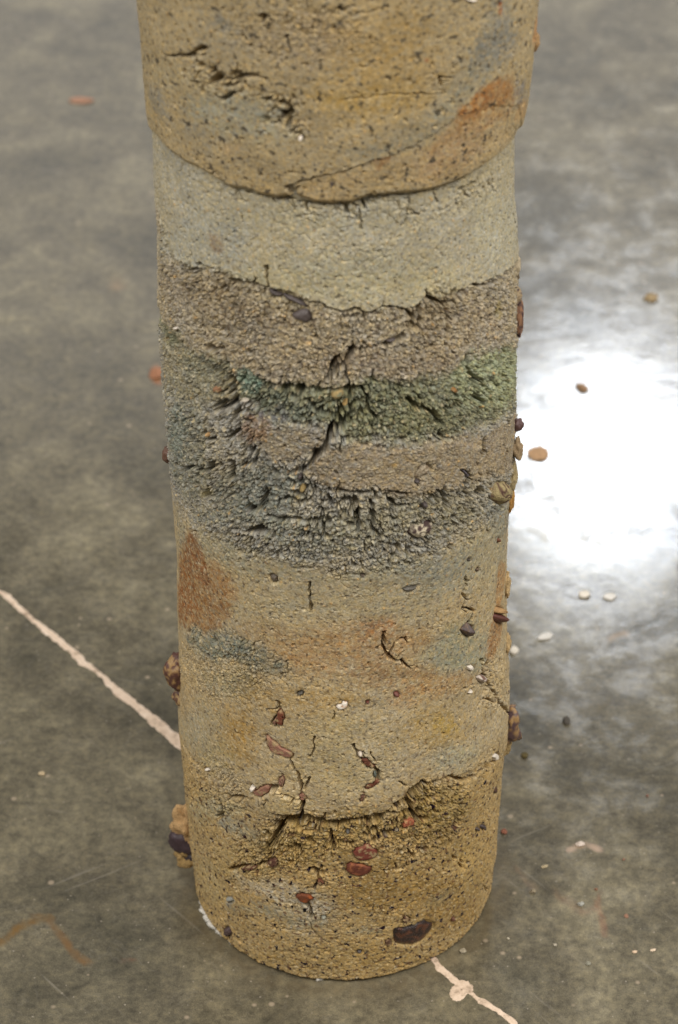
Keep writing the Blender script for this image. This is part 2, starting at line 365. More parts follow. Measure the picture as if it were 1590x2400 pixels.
def relief(s, seed=0):
    wu = s.u + .0011 * fbm(s.u, s.z, 300, 51 + seed, 2); wz = s.z + .0011 * fbm(s.u, s.z, 300, 52 + seed, 2)
    patch = sst(-.25, .45, fbm(s.u, s.z, 45, 53 + seed, 4, .6))
    f1, f2, idv = worley(wu, wz, 165, 54 + seed)
    g1, g2, idg = worley(wu, wz, 380, 55 + seed)
    k1, k2, idk = worley(wu, wz, 800, 56 + seed)
    gap = 1 - sst(0, .22, f2 - f1); gap2 = 1 - sst(0, .30, g2 - g1)
    cr = s.crumb * (.45 + .75 * patch)
    openn = sst(.1, .55, pnoise(s.u, s.z, 90, 57 + seed) + .35)
    s.H -= cr * gap * .0036 * openn
    s.H += cr * ((idv - .5) * .0012 * sst(0, .5, f2 - f1) + .0015 * (.6 - 1.2 * f1 ** 2))
    s.H += (s.crumb * .9 + s.fine * .55) * ((idg - .5) * .0007 * sst(0, .4, g2 - g1) + .0006 * (.5 - 1.2 * g1 ** 2) - gap2 * .0013 * (.4 + .8 * patch))
    s.H -= s.fine * (1 - sst(0, .30, k2 - k1)) * .0010 * (.4 + .8 * patch)
    s.H += s.fine * ((idk - .5) * .0009) + (.00004 + .0001 * s.fine) * pnoise(s.u, s.z, 900, 58 + seed)
    # wandering cracks through the crumbly ground
    r1 = np.abs(fbm(wu, wz, 42, 71 + seed, 3, .5)); r2 = np.abs(fbm(wu, wz, 95, 72 + seed, 3, .5))
    gate = sst(.0, .5, pnoise(s.u, s.z, 38, 73 + seed) + .1); gate2 = sst(.0, .5, pnoise(s.u, s.z, 60, 74 + seed) + .1)
    s.H -= np.clip(s.crumb * 1.1, 0, 1) * ((1 - sst(.012, .040, r1)) * gate * .0055 + (1 - sst(.015, .05, r2)) * gate2 * .0030)
    # irregular cavities where clods fell out
    cvu = s.u + .004 * fbm(s.u, s.z, 130, 75 + seed, 3, .6); cvz = s.z + .003 * fbm(s.u, s.z, 130, 76 + seed, 3, .6)
    c1, _, cid = worley(cvu, cvz, 85, 77 + seed); crad = .10 + .38 * np.clip(cid - .5, 0, 1)
    s.H -= np.clip(s.crumb * 1.3 - .15, 0, 1) * (cid > .5) * (1 - sst(crad * .7, crad, c1)) * .0045
    # scattered pits and proud grains
    p1, _, idp = worley(wu, wz, 130, 59 + seed); rad = .05 + .24 * np.clip(idp - .45, 0, 1)
    pit = (1 - sst(rad * .6, rad * 1.1, p1)) * (idp > .45) * (.22 + .9 * s.fine)
    s.H -= pit * .0038
    q1, _, idq = worley(wu, wz, 210, 60 + seed)
    gn = (1 - sst(.06, .22, q1)) * (idq > .72); s.H += gn * (.0002 + .0006 * s.fine)
    # colour belonging to single grains and clods
    s.C *= (1 + .16 * (idv - .5) * np.clip(s.crumb * 1.3, 0, 1) + .22 * (idg - .5) * np.clip(.25 + s.fine, 0, 1) + .25 * (idk - .5) * (.4 + .6 * s.fine))[:, None]
    dark = gn * (idq > .86); s.C = s.C * (1 - .65 * dark[:, None]) + S(52, 46, 42) * .65 * dark[:, None]
    s.H += 0; tan = gn * ((idq > .72) & (idq < .77)); s.C = s.C * (1 - .7 * tan[:, None]) + S(190, 150, 92) * .7 * tan[:, None]
relief(low)

# plate edges: the smooth bands stand proud of the crumbling ones
s = low
s.H += .0011 * (1 - sst(-.0005, .0006, ba - s.z + (s.wz - s.z) * .6))
s.H -= .0013 * m_gr * (1 - m_cr)
s.H += .0016 * (1 - sst(-.0005, .0007, bf - s.z + (s.wz - s.z) * .5)) * sst(.06, .0, s.z - bf) * (1 - .65 * sst(.03, .055, s.u)) * (1 - .7 * sst(-.035, -.06, s.u))
rightb = sst(.035, .085, s.u) * sst(-.075, -.02, s.z - bf) 
s.H += .0006 * rightb * (s.z > bf) * sst(.03, .0, s.z - bf)
s.step('V', [(700,1100),(735,1050),(770,1010),(830,1030),(940,1028),(1060,1018),(1110,1035),(1100,1090),(1060,1125),(980,1140),(860,1138),(760,1122)], 1.0)
s.step('V', [(600,960),(700,985),(755,985),(735,1040),(690,1090),(640,1080),(590,1030)], 1.0)
s.step('I', [(820,690),(870,600),(960,560),(1050,640),(1200,670),(1215,760),(1150,830),(1050,840),(930,810),(850,760)], 1.6)
s.step('I', [(970,1000),(1050,910),(1200,950),(1290,1000),(1290,1080),(1180,1110),(1050,1090),(980,1050)], 1.2)

K = s.crack
# under the lip and through the grey layer
K('A', [(330,650),(380,690),(500,720),(600,735),(690,755),(830,750),(960,718),(1130,698),(1240,660)], .8, 2.5)
K('A', [(660,755),(668,780)], .5, 3); K('A', [(810,745),(820,785)], .7, 3); K('A', [(870,740),(875,770)], .6, 3)
K('A', [(1045,710),(1038,770),(1030,830)], .5, 2.5); K('A', [(1080,790),(1040,800),(1010,830)], .5, 2)
K('A', [(1225,695),(1265,690),(1290,680)], .8, 3.5); K('A', [(1250,695),(1265,730)], .6, 3); K('A', [(1130,700),(1150,745)], .5, 2.5)
K('A', [(855,780),(870,820),(860,850)], .4, 2); K('A', [(270,670),(285,690)], .5, 2); K('A', [(425,790),(430,815)], .4, 2)
K('A', [(1420,790),(1430,850),(1445,900)], .6, 2.5)
# gravel boundary
K('B', [(180,130),(205,112),(235,98)], .7, 4); K('B', [(235,98),(300,120),(325,150)], .5, 2.5)
K('B', [(340,160),(400,172),(450,180),(490,200),(540,210)], .9, 4); K('B', [(492,110),(488,150),(495,185)], .5, 3)
K('B', [(695,250),(725,270),(775,290),(845,278),(900,298),(945,270),(1000,270),(1040,282),(1070,310)], .6, 4)
K('B', [(945,270),(948,250)], .4, 2.5); K('B', [(1115,195),(1130,230),(1165,245),(1200,265),(1260,215),(1290,185),(1380,180),(1440,130)], .6, 3.5)
K('B', [(1080,320),(1060,370),(1020,400),(970,415),(930,430),(880,440),(830,435),(800,500),(770,470),(740,530),(720,570)], .8, 5)
K('B', [(800,500),(805,540),(820,600),(815,640)], .5, 3); K('B', [(910,530),(905,570)], .5, 3); K('B', [(1200,270),(1215,330),(1210,380)], .7, 4)
K('B', [(1495,60),(1500,130)], .6, 3)
s.hole('B', ell(262,438,16,14), 5); s.hole('B', [(240,425),(300,432),(298,442),(245,440)], 3)
# green band hollows and the long crack
K('B', [(480,570),(560,590),(640,600),(740,600),(830,590),(900,590)], .8, 3.5)
s.hole('B', ell(505,585,18,14), 6); s.hole('B', ell(617,612,14,16), 6); s.hole('B', ell(820,606,20,12), 7); s.hole('H', ell(140,258,32,24), 4)
K('B', [(700,690),(740,700),(770,710),(790,745),(750,770),(735,810),(700,840),(680,880)], 1.2, 6)
K('B', [(770,710),(770,690),(800,660),(810,640)], .8, 5); K('B', [(790,745),(820,700),(830,650)], .7, 4)
s.hole('C', [(655,100),(685,85),(700,100),(680,130),(650,150),(610,180),(575,190),(570,182),(615,155),(640,140)], 10)
K('C', [(730,0),(720,50),(690,85),(650,120)], 1.3, 7); K('C', [(610,180),(560,185),(520,170)], .8, 4); K('C', [(600,190),(605,220),(620,250)], .9, 5)
K('C', [(770,60),(765,105)], .5, 3); K('G', [(700,530),(710,590),(650,660),(610,680)], 1.0, 5); K('G', [(640,380),(600,430),(540,400)], 1.6, 5)
K('G', [(560,385),(640,370),(690,340)], 1.0, 4); K('G', [(690,450),(700,530)], .8, 4)
K('G', [(840,740),(800,800),(800,880),(740,890)], .8, 4); K('G', [(640,880),(660,950),(655,1000)], 1.3, 5); K('G', [(385,880),(390,980)], .6, 3)
K('G', [(500,640),(540,690),(440,670)], .8, 4); K('G', [(210,560),(180,500),(160,590)], 1.0, 4); K('G', [(200,880),(240,920)], .9, 4)
K('G', [(400,1090),(430,1150),(470,1120)], 1.2, 5); K('G', [(500,1200),(520,1230),(510,1270)], .8, 4); K('G', [(930,1120),(945,1200),(880,1260),(800,1280)], .9, 4)
K('G', [(800,1220),(790,1280)], .7, 3.5)
s.hole('C', [(385,425),(405,408),(435,398),(462,412),(478,430),(440,436),(400,436)], 9)
K('C', [(390,440),(395,490),(392,520)], .6, 3.5); K('C', [(340,425),(385,432),(410,430)], .7, 3)
# crumbled right middle
K('C', [(720,255),(780,262),(850,270),(900,260),(980,262),(1050,270)], .7, 3.5); s.hole('C', ell(720,300,10,22), 5)
K('C', [(820,290),(830,320),(780,350)], 1.0, 4); K('C', [(880,300),(895,325),(860,340)], .9, 4); K('C', [(830,350),(835,390),(790,400)], 1.0, 4)
K('C', [(470,370),(560,375),(640,378),(720,372)], .7, 3); K('C', [(600,420),(620,450)], .6, 3); K('C', [(1070,390),(1040,440)], 1.1, 5)
K('C', [(980,480),(1000,500),(960,560)], .8, 3); K('C', [(1090,330),(1150,270),(1180,260),(1200,330)], 1.0, 4); K('C', [(1255,175),(1285,205),(1270,270),(1240,300)], .9, 4)
s.hole('C', [(1305,265),(1335,240),(1350,262),(1340,285),(1310,280)], 6); s.hole('C', [(1375,250),(1400,220),(1420,240),(1400,300),(1378,300)], 6)
K('C', [(1420,330),(1400,390),(1370,440)], 1.1, 4); K('C', [(1350,60),(1352,110)], .5, 3); K('C', [(1440,90),(1430,150)], .8, 2.5)
s.hole('C', [(1040,420),(1070,395),(1080,405),(1065,430)], 5)
K('C', [(1035,480),(1040,530),(1030,560)], .5, 2.5)
# clay band hairlines
K('C', [(640,630),(635,690),(645,720),(640,760)], .5, 3); K('C', [(600,573),(650,578)], .5, 1.5); K('C', [(1275,620),(1280,650),(1262,680),(1275,710),(1262,740),(1310,750)], .7, 4)
K('C', [(1300,760),(1298,800)], .6, 3); K('D', [(948,50),(940,110),(955,160)], .8, 4.5); K('D', [(955,160),(990,100),(1030,80),(1038,105)], .5, 3)
K('D', [(955,160),(1020,175),(1020,195)], .7, 3.5); K('D', [(410,110),(412,150)], .4, 2); K('D', [(1340,170),(1355,230),(1380,280),(1420,350),(1450,400)], .9, 4)
K('D', [(1250,290),(1300,270)], .5, 2); K('D', [(1330,360),(1350,330),(1400,340)], .6, 2)
K('D', [(510,340),(520,380),(490,430)], .8, 3.5); K('D', [(560,580),(585,620),(605,680),(615,740)], .6, 4); K('D', [(735,380),(737,410)], .4, 2)
K('D', [(620,690),(640,650)], .5, 3); K('D', [(600,740),(540,720)], .6, 3); K('D', [(470,690),(505,685)], 1.0, 4); K('D', [(380,725),(310,725)], .8, 3)
K('D', [(610,735),(612,780),(600,800)], .7, 5); K('D', [(820,520),(830,560),(850,575)], .7, 3.5); K('D', [(900,600),(925,630),(910,660)], .8, 3.5)
K('D', [(890,540),(900,580),(930,575)], .4, 2.5); K('D', [(130,520),(150,550),(170,580),(215,620)], .8, 3.5); K('D', [(280,760),(275,800),(262,812)], .9, 3)
K('D', [(655,480),(660,520),(640,560)], .5, 2.5); K('D', [(1000,660),(1030,680)], .5, 2.5)
# hollow line where the clay ends
K('D', [(440,760),(500,800),(545,800),(600,795),(640,815),(700,840),(760,830),(820,825),(880,815),(920,800)], .9, 4)
s.hole('E', [(510,140),(515,115),(560,112),(600,100),(625,112),(590,125),(575,150),(545,150)], 9, 1.0)
K('E', [(590,20),(588,70),(590,110)], .7, 5); K('E', [(625,112),(660,130)], 1.0, 5); K('E', [(505,150),(480,180),(465,220)], 1.4, 7)
s.hole('D', [(1015,745),(1030,715),(1060,680),(1095,660),(1110,665),(1080,700),(1050,735),(1020,755)], 8, .7)
K('D', [(1095,660),(1130,670),(1200,640),(1280,660),(1350,610),(1400,570)], 1.0, 3.5); K('D', [(1040,750),(1060,800),(1080,815)], 1.1, 5)
s.hole('D', ell(1105,815,18,12), 7); K('D', [(930,800),(980,790),(1030,790)], 1.0, 5); K('D', [(1130,790),(1230,690)], .7, 3)
K('E', [(280,330),(340,322),(400,318),(430,310),(470,290)], .8, 4); K('E', [(430,190),(480,220),(530,230)], .7, 4); K('E', [(560,230),(580,270)], 1.1, 5)
s.hole('E', ell(880,215,12,12), 6); K('E', [(760,125),(820,130),(870,135),(920,120)], 1.1, 5); K('E', [(930,200),(960,170),(1000,160)], .9, 4)
K('E', [(1040,285),(1060,265),(1100,250)], 1.0, 4); K('E', [(1250,290),(1255,330),(1240,310)], .9, 4); K('E', [(1230,290),(1215,280)], .8, 3)
K('E', [(930,340),(1000,330),(1030,320)], .8, 3); K('E', [(625,540),(620,500),(600,480)], .9, 4); K('E', [(620,560),(640,610),(700,640)], .5, 2)
K('E', [(250,80),(250,110),(240,125)], .8, 3); K('E', [(1345,400),(1360,420)], .7, 2.5); K('E', [(700,170),(720,240),(690,260)], .9, 3.5)
K('E', [(640,330),(660,370),(640,420)], .7, 3); K('E', [(350,520),(420,560),(520,585),(620,600)], .5, 1.6)

K('B', [(1100,330),(1080,350),(1060,375),(1035,392),(1000,408),(960,425)], 1.3, 5); K('B', [(830,430),(815,470),(802,500),(775,520),(750,540),(735,560)], 1.2, 5)
K('B', [(1200,265),(1175,250),(1150,240)], 1.1, 5); K('B', [(1100,270),(1080,300),(1070,330)], 1.0, 4); K('B', [(1290,490),(1270,520),(1240,540)], .9, 4)
K('B', [(350,560),(345,600),(350,640),(370,680),(350,720)], 1.1, 5); K('B', [(290,690),(320,680),(350,640)], 1.0, 5); K('B', [(375,730),(370,770),(340,780)], 1.1, 5)
K('B', [(1350,800),(1352,840),(1345,870)], .8, 3); K('B', [(440,840),(445,870),(430,900)], .8, 4); K('B', [(310,430),(330,500)], .7, 3)
K('C', [(120,180),(160,160),(210,175),(250,150),(300,170)], .9, 4); K('C', [(470,280),(520,300),(560,290),(600,310),(640,300)], .8, 4); K('B', [(860,600),(900,640),(890,690),(930,720)], .9, 4); K('B', [(1050,640),(1090,680),(1150,690),(1180,740)], .9, 4); K('B', [(1290,520),(1330,560),(1320,620),(1360,660)], .9, 4)
K('B', [(560,600),(600,640),(650,650),(690,690)], .9, 4); K('B', [(200,480),(240,520),(300,540),(340,570)], .8, 3.5)
K('E', [(520,120),(560,118),(600,105),(640,125),(690,140),(740,150),(770,130)], 1.2, 6); K('E', [(430,175),(470,215),(440,240),(455,270)], 1.2, 5)
K('E', [(870,140),(900,130),(930,100),(960,70),(1000,40)], 1.3, 5); K('E', [(1000,50),(1030,20),(1060,-10)], 1.2, 6); K('E', [(880,215),(900,190),(930,175)], 1.0, 5)
K('E', [(700,230),(730,215),(790,230)], .9, 4); K('E', [(300,335),(330,325)], .9, 4); K('E', [(620,330),(650,350),(680,345)], .9, 4); K('E', [(480,150),(500,140)], 1.2, 6)
K('C', [(1180,250),(1140,290),(1120,300),(1110,340),(1090,370)], 1.0, 5); K('C', [(720,300),(740,320),(780,300),(820,300)], 1.0, 5); K('C', [(840,340),(830,370),(850,400),(830,430)], 1.0, 5)
K('C', [(380,300),(400,330),(430,320),(455,300),(460,270)], 1.0, 5); K('C', [(320,140),(325,180),(310,210)], 1.1, 5); K('C', [(240,310),(255,325)], .8, 4); K('C', [(180,220),(210,270),(230,280)], 1.1, 5)
K('C', [(900,340),(905,380),(890,420),(910,440)], .9, 4); K('C', [(960,300),(1000,330),(1040,320)], .9, 4); K('C', [(690,400),(700,440),(730,450)], .9, 4)

# ------------------------------------------------------------------ upper section
ug, zg = gridUZ(b_top, b_lip)
up = Surf(ug.ravel(), zg.ravel(), True); s = up
s.C = np.tile(S(160,142,108), (len(s.u), 1)); T = s.tint
T('A', ell(360,160,130,80,10), S(148,136,112), .6, 8); T('A', ell(350,105,40,30), S(120,116,104), .7, 4)
T('A', ell(430,440,220,90,15), S(148,144,124), .75, 10); T('A', ell(110,370,30,60,-15), S(132,128,116), .7, 5)
T('A', ell(250,500,60,30,30), S(138,132,116), .6, 6); T('A', ell(200,270,120,60,10), S(156,142,110), .5, 8)
T('A', ell(900,120,220,110), S(158,130,80), .6, 14); T('A', ell(900,360,220,70), S(162,132,72), .75, 12)
T('A', ell(1000,250,200,80), S(160,132,82), .6, 12); T('A', ell(640,150,160,100), S(156,138,110), .5, 10)
T('A', [(1230,430),(1120,500),(1000,560),(870,600),(800,560),(950,520),(1080,440),(1200,330),(1300,150),(1340,0),(1430,0),(1400,200),(1330,330)], S(132,128,110), .65, 8)
T('A', ell(1360,190,70,60,-50), S(122,120,112), .75, 7); T('A', ell(1460,350,22,70), S(120,116,110), .7, 4); T('A', ell(1380,60,30,80), S(124,120,112), .5, 6)
T('A', [(640,740),(640,690),(800,650),(950,600),(1060,550),(1150,500),(1240,450),(1330,410),(1430,400),(1420,520),(1330,590),(1200,660),(1050,700),(860,720),(760,745)], S(170,147,108), .85, 2.5)
T('A', [(1060,600),(1130,520),(1250,470),(1350,470),(1330,560),(1200,630),(1090,660)], S(160,130,96), .5, 6)
T('A', [(1215,462),(1240,400),(1310,330),(1420,290),(1435,345),(1385,410),(1300,455),(1240,475)], S(146,100,54), .9, 2.2)
T('A', [(1440,290),(1450,380),(1400,450),(1300,510),(1180,545),(1100,560),(1180,490),(1260,440),(1330,370),(1400,300)], S(150,114,72), .55, 5); T('A', ell(1280,390,30,16,-35), S(164,112,54), .5, 2); T('A', ell(1310,400,60,26,-35), S(140,88,42), .4, 3)
T('A', [(930,600),(950,590),(985,590),(975,610),(955,635),(940,640)], S(132,98,64), .9, .8)
T('A', ell(950,690,80,12,-6), S(142,126,92), .6, 2); T('A', [(110,470),(200,560),(300,620),(400,680),(560,715),(600,680),(400,640),(260,580),(150,490)], S(168,146,106), .7, 5)
T('A', ell(1385,35,10,22,15), S(140,74,34), .9, 1.0); T('A', ell(1128,222,10,8), S(150,76,40), .8, .8); T('A', ell(1515,130,8,70), S(178,124,72), .8, 2)
T('A', ell(1460,410,14,50,15), S(176,140,90), .7, 3); T('A', ell(90,420,14,50,-15), S(172,150,108), .7, 3)
T('A', ell(620,470,60,30,10), S(186,160,118), .5, 5); T('A', ell(390,570,35,12,20), S(184,156,116), .7, 3); T('A', ell(820,60,60,30), S(152,140,116), .5, 8)
s.C *= (1 + .12 * fbm(s.u, s.z, 34, 31, 5, .62))[:, None]
s.crumb[:] = .03; s.fine[:] = .07; s.spk[:] = .9
s.setm('crumb', 'A', ell(330,290,160,60,20), .5, 5); s.setm('crumb', 'A', ell(570,400,70,70,45), .7, 4); s.setm('crumb', 'A', ell(620,470,50,30,10), .5, 4)
s.setm('crumb', 'A', ell(650,80,160,60), .35, 8); s.setm('crumb', 'A', ell(1170,290,30,30), .5, 4); s.setm('fine', 'A', ell(620,120,260,90), .55, 8)
s.setm('fine', 'A', [(640,740),(640,690),(950,600),(1240,450),(1430,400),(1420,520),(1200,660),(860,720)], .15, 3)
s.H += .0010 * fbm(s.u, s.z, 14, 41, 3) + .0005 * fbm(s.u, s.z, 55, 42, 3)
relief(up, 700)
K = s.crack
seam = [(600,700),(640,680),(700,662),(800,640),(900,605),(1000,570),(1080,530),(1150,490),(1215,445),(1250,415)]
K('A', seam, .45, 1.8, pinch=False)
s.step('A', [(615,745),(612,705),(640,682),(700,664),(800,642),(900,607),(1000,572),(1080,532),(1150,492),(1240,430),(1330,390),(1450,390),(1480,560),(1200,760)], -.7, .5)
K('A', [(200,205),(240,210),(250,185),(290,180)], .9, 4); K('A', [(265,235),(320,262),(335,290),(310,305)], 1.3, 5); K('A', [(335,290),(400,300),(430,280),(520,292)], .7, 3)
K('A', [(400,268),(460,280)], .6, 2.5); K('A', [(370,320),(430,310)], .7, 3); K('A', [(130,205),(200,208)], .7, 2.5); K('A', [(510,370),(560,375),(600,400),(600,430)], .9, 3)
K('A', [(330,355),(350,370),(390,345)], .8, 3); K('A', [(575,420),(600,445),(590,470)], .9, 3.5); K('A', [(600,490),(640,505),(660,520)], .7, 3)
K('A', [(1150,285),(1180,280),(1200,290)], .6, 2.5); K('A', [(800,368),(900,358),(970,350),(1060,345),(1150,350),(1180,345)], .35, 1.0); K('A', [(1160,290),(1165,305)], .8, 3)
K('A', [(790,30),(800,40)], .8, 3); K('A', [(840,60),(900,45),(960,20)], .5, 2); K('A', [(500,75),(510,60)], .9, 3)
K('A', [(300,630),(330,650)], .8, 2); K('A', [(600,700),(615,722)], 1.3, 3)

def specks(s, amt, f, seed, lo, hi, col):
    n = pnoise(s.u + .0006 * fbm(s.u, s.z, 700, seed + 5, 1), s.z, f, seed) + .25 * pnoise(s.u, s.z, f * 2.3, seed + 1)
    w = (sst(lo, hi, n) * amt)[:, None]; s.C = s.C * (1 - w) + np.asarray(col) * w
grav = m_g * (1 - m_gr)
specks(low, .5 * grav + .45 * (1 - m_g) + .35 * m_gr * (1 - m_cl) + .5 * m_cl, 420, 811, .42, .62, S(84, 70, 56))
specks(low, .55 * grav + .8 * m_oc + .35 * m_cl + .12, 250, 821, .50, .66, S(80, 64, 50))
specks(low, .6 * m_oc + .2 * m_cl, 300, 831, .46, .62, S(96, 66, 46))
specks(low, .5 * (1 - grav), 520, 841, .45, .6, S(206, 188, 150))
specks(up, .7, 420, 851, .42, .62, S(96, 80, 56)); specks(up, .9, 200, 861, .52, .66, S(70, 62, 50)); specks(up, .45, 480, 871, .45, .6, S(204, 174, 120))
for s in (low, up):
    g1 = worley(s.u, s.z, 620, 881); g2 = pnoise(s.u, s.z, 500, 882)
    hue = (g1[2] - .5)[:, None] * np.array([.10, .0, -.26]) + g2[:, None] * np.array([.03, .0, -.06])
    s.C = s.C * (1 + hue) * (1 + .16 * (worley(s.u, s.z, 900, 883)[2] - .5))[:, None] * 1.16
    if s is low: s.C[:, 1] *= 1 - .004 * m_gr * (1 - m_cl); s.C[:, 0] *= 1 - .02 * m_cr * (1 - m_cl)
    br = s.C[:, 2] / (s.C[:, 0] + 1e-6); lim = .78
    s.C[:, 2] = np.where(br > lim, s.C[:, 0] * (lim + (br - lim) * .55), s.C[:, 2])

# ------------------------------------------------------------------ materials
def mk(name): 
    m = bpy.data.materials.new(name); m.use_nodes = True
    return m, m.node_tree.nodes, m.node_tree.links
def nd(N, t, **kw):
    n = N.new(t)
    for k, v in kw.items():
        if k.startswith('i_'): n.inputs[k[2:].replace('_', ' ')].default_value = v
        else: setattr(n, k, v)
    return n
def earth_material(name, rough=.92, speck=1.0, bump=.25, spec=.25, grain=.20, bdist=.0006):
    m, N, L = mk(name); b = N['Principled BSDF']
    at = nd(N, 'ShaderNodeAttribute', attribute_name='Col'); tc = nd(N, 'ShaderNodeTexCoord')
    n1 = nd(N, 'ShaderNodeTexNoise', i_Scale=1100.0, i_Detail=2.0, i_Roughness=.6); n2 = nd(N, 'ShaderNodeTexNoise', i_Scale=420.0, i_Detail=3.0, i_Roughness=.65)
    for n in (n1, n2): L.new(tc.outputs['Object'], n.inputs['Vector'])
    r1 = nd(N, 'ShaderNodeMapRange'); r1.inputs['From Min'].default_value = .3; r1.inputs['From Max'].default_value = .7
    r1.inputs['To Min'].default_value = 1 - grain; r1.inputs['To Max'].default_value = 1 + grain
    L.new(n1.outputs['Fac'], r1.inputs['Value'])
    mx = nd(N, 'ShaderNodeVectorMath', operation='SCALE'); L.new(at.outputs['Color'], mx.inputs[0]); L.new(r1.outputs[0], mx.inputs['Scale'])
    out = mx.outputs[0]
    for sc, lim, colr, fac in ((330, .46, (.035, .030, .028, 1), .75 * speck), (560, .44, (.055, .045, .035, 1), .6 * speck), (500, .30, (.62, .55, .42, 1), .55 * speck)):
        v = nd(N, 'ShaderNodeTexVoronoi', i_Scale=float(sc)); L.new(tc.outputs['Object'], v.inputs['Vector'])
        sepc = nd(N, 'ShaderNodeSeparateColor'); L.new(v.outputs['Color'], sepc.inputs[0])
        th = nd(N, 'ShaderNodeMath', operation='MULTIPLY_ADD'); L.new(sepc.outputs[0], th.inputs[0]); th.inputs[1].default_value = 1.1 * lim; th.inputs[2].default_value = -.45 * lim
        sb = nd(N, 'ShaderNodeMath', operation='SUBTRACT'); L.new(th.outputs[0], sb.inputs[0]); L.new(v.outputs['Distance'], sb.inputs[1])
        ml = nd(N, 'ShaderNodeMath', operation='MULTIPLY', use_clamp=True); L.new(sb.outputs[0], ml.inputs[0]); ml.inputs[1].default_value = 16.0
        m3 = nd(N, 'ShaderNodeMath', operation='MULTIPLY'); L.new(ml.outputs[0], m3.inputs[0]); m3.inputs[1].default_value = fac
        mc = nd(N, 'ShaderNodeMix', data_type='RGBA'); L.new(m3.outputs[0], mc.inputs[0]); L.new(out, mc.inputs[6]); mc.inputs[7].default_value = colr
        out = mc.outputs[2]
    L.new(out, b.inputs['Base Color'])
    b.inputs['Roughness'].default_value = rough; b.inputs['Specular IOR Level'].default_value = spec
    bp = nd(N, 'ShaderNodeBump'); bp.inputs['Strength'].default_value = bump; bp.inputs['Distance'].default_value = bdist
    ad = nd(N, 'ShaderNodeMath', operation='ADD'); L.new(n1.outputs['Fac'], ad.inputs[0]); L.new(n2.outputs['Fac'], ad.inputs[1])
    L.new(ad.outputs[0], bp.inputs['Height']); L.new(bp.outputs[0], b.inputs['Normal'])
    return m
M_SMOOTH = earth_material('fine_sand_earth', speck=.8, bump=.3)
M_GRAVEL = earth_material('coarse_gravel_earth', speck=1.0, bump=.5, grain=.26)
M_CRUMB = earth_material('crumbly_earth', speck=.55, bump=.8, grain=.26)
M_UPPER = earth_material('speckled_sandy_earth', speck=1.1, bump=.3)
M_BASE = earth_material('fine_ochre_earth', speck=1.2, bump=.25)
M_STONE = earth_material('dark_stone', rough=.5, speck=.15, bump=.5, spec=.5, grain=.15)
M_BRICK = earth_material('red_brick', rough=.8, speck=.35, bump=.6, grain=.15)
M_SHELL = earth_material('white_shell', rough=.6, speck=.1, bump=.3, grain=.08)
M_CRUST = earth_material('crusted_earth', speck=.5, bump=1.0, grain=.25)
M_SLAG = earth_material('rusty_slag', rough=.33, speck=.4, bump=1.0, spec=.6, grain=.4)

def mesh_from(name, V, F, mat, parent=None, col=None, smooth=True):
    me = bpy.data.meshes.new(name); V = np.asarray(V, np.float32).reshape(-1, 3); F = np.asarray(F, np.int32)
    me.vertices.add(len(V)); me.vertices.foreach_set('co', V.ravel())
    k = F.shape[1]; me.loops.add(F.size); me.loops.foreach_set('vertex_index', F.ravel())
    me.polygons.add(len(F)); me.polygons.foreach_set('loop_start', np.arange(0, F.size, k, dtype=np.int32)); me.polygons.foreach_set('loop_total', np.full(len(F), k, np.int32))
    me.polygons.foreach_set('use_smooth', np.full(len(F), smooth, bool))
    if col is not None:
        a = me.attributes.new('Col', 'FLOAT_COLOR', 'POINT'); cc = np.ones((len(V), 4), np.float32); cc[:, :col.shape[1]] = np.clip(col, 0, 1) if col.shape[1] == 3 else col
        a.data.foreach_set('color', cc.ravel())
    me.update(calc_edges=True); me.materials.append(mat)
    o = bpy.data.objects.new(name, me); COLL.objects.link(o)
    if parent: o.parent = parent
    return o
def grid_faces(nr, nc, wrap=True):
    r = np.arange(nr - 1)[:, None]; c = np.arange(nc if wrap else nc - 1)[None]
    c2 = (c + 1) % nc
    return np.stack([r * nc + c, (r + 1) * nc + c, (r + 1) * nc + c2, r * nc + c2], -1).reshape(-1, 4)
def tag(o, label=None, cat=None, group=None, kind=None):
    for k, v in (('label', label), ('category', cat), ('group', group), ('kind', kind)):
        if v: o[k] = v
    return o

# ------------------------------------------------------------------ floor
M_FLOOR, N, L = mk('polished_concrete'); b = N['Principled BSDF']
tc = nd(N, 'ShaderNodeTexCoord'); at = nd(N, 'ShaderNodeAttribute', attribute_name='Col')
def nz(scale, detail, rough=.55, dist=0.0):
    n = nd(N, 'ShaderNodeTexNoise', i_Scale=float(scale), i_Detail=float(detail), i_Roughness=rough, i_Distortion=dist); L.new(tc.outputs['Object'], n.inputs['Vector']); return n
def ramp(src, stops):
    r = nd(N, 'ShaderNodeValToRGB'); e = r.color_ramp.elements
    while len(e) < len(stops): e.new(.5)
    for el, (p, c) in zip(e, stops): el.position = p; el.color = (*c, 1)
    L.new(src, r.inputs[0]); return r
def mixc(kind, f, a, bb):
    m = nd(N, 'ShaderNodeMix', data_type='RGBA', blend_type=kind)
    if isinstance(f, float): m.inputs[0].default_value = f
    else: L.new(f, m.inputs[0])
    L.new(a, m.inputs[6]); L.new(bb, m.inputs[7]); return m.outputs[2]
n_big = nz(9, 7, .66, .4); n_mid = nz(34, 6, .68, .3); n_fine = nz(150, 6, .78); n_grain = nz(1300, 3, .7)
r_big = ramp(n_big.outputs['Fac'], [(.36, tuple(S(104,97,81))), (.5, tuple(S(128,118,98))), (.62, tuple(S(149,138,114)))])
r_mid = ramp(n_mid.outputs['Fac'], [(.33, (.78,.78,.79)), (.5, (.99,.99,.99)), (.66, (1.22,1.21,1.17))])
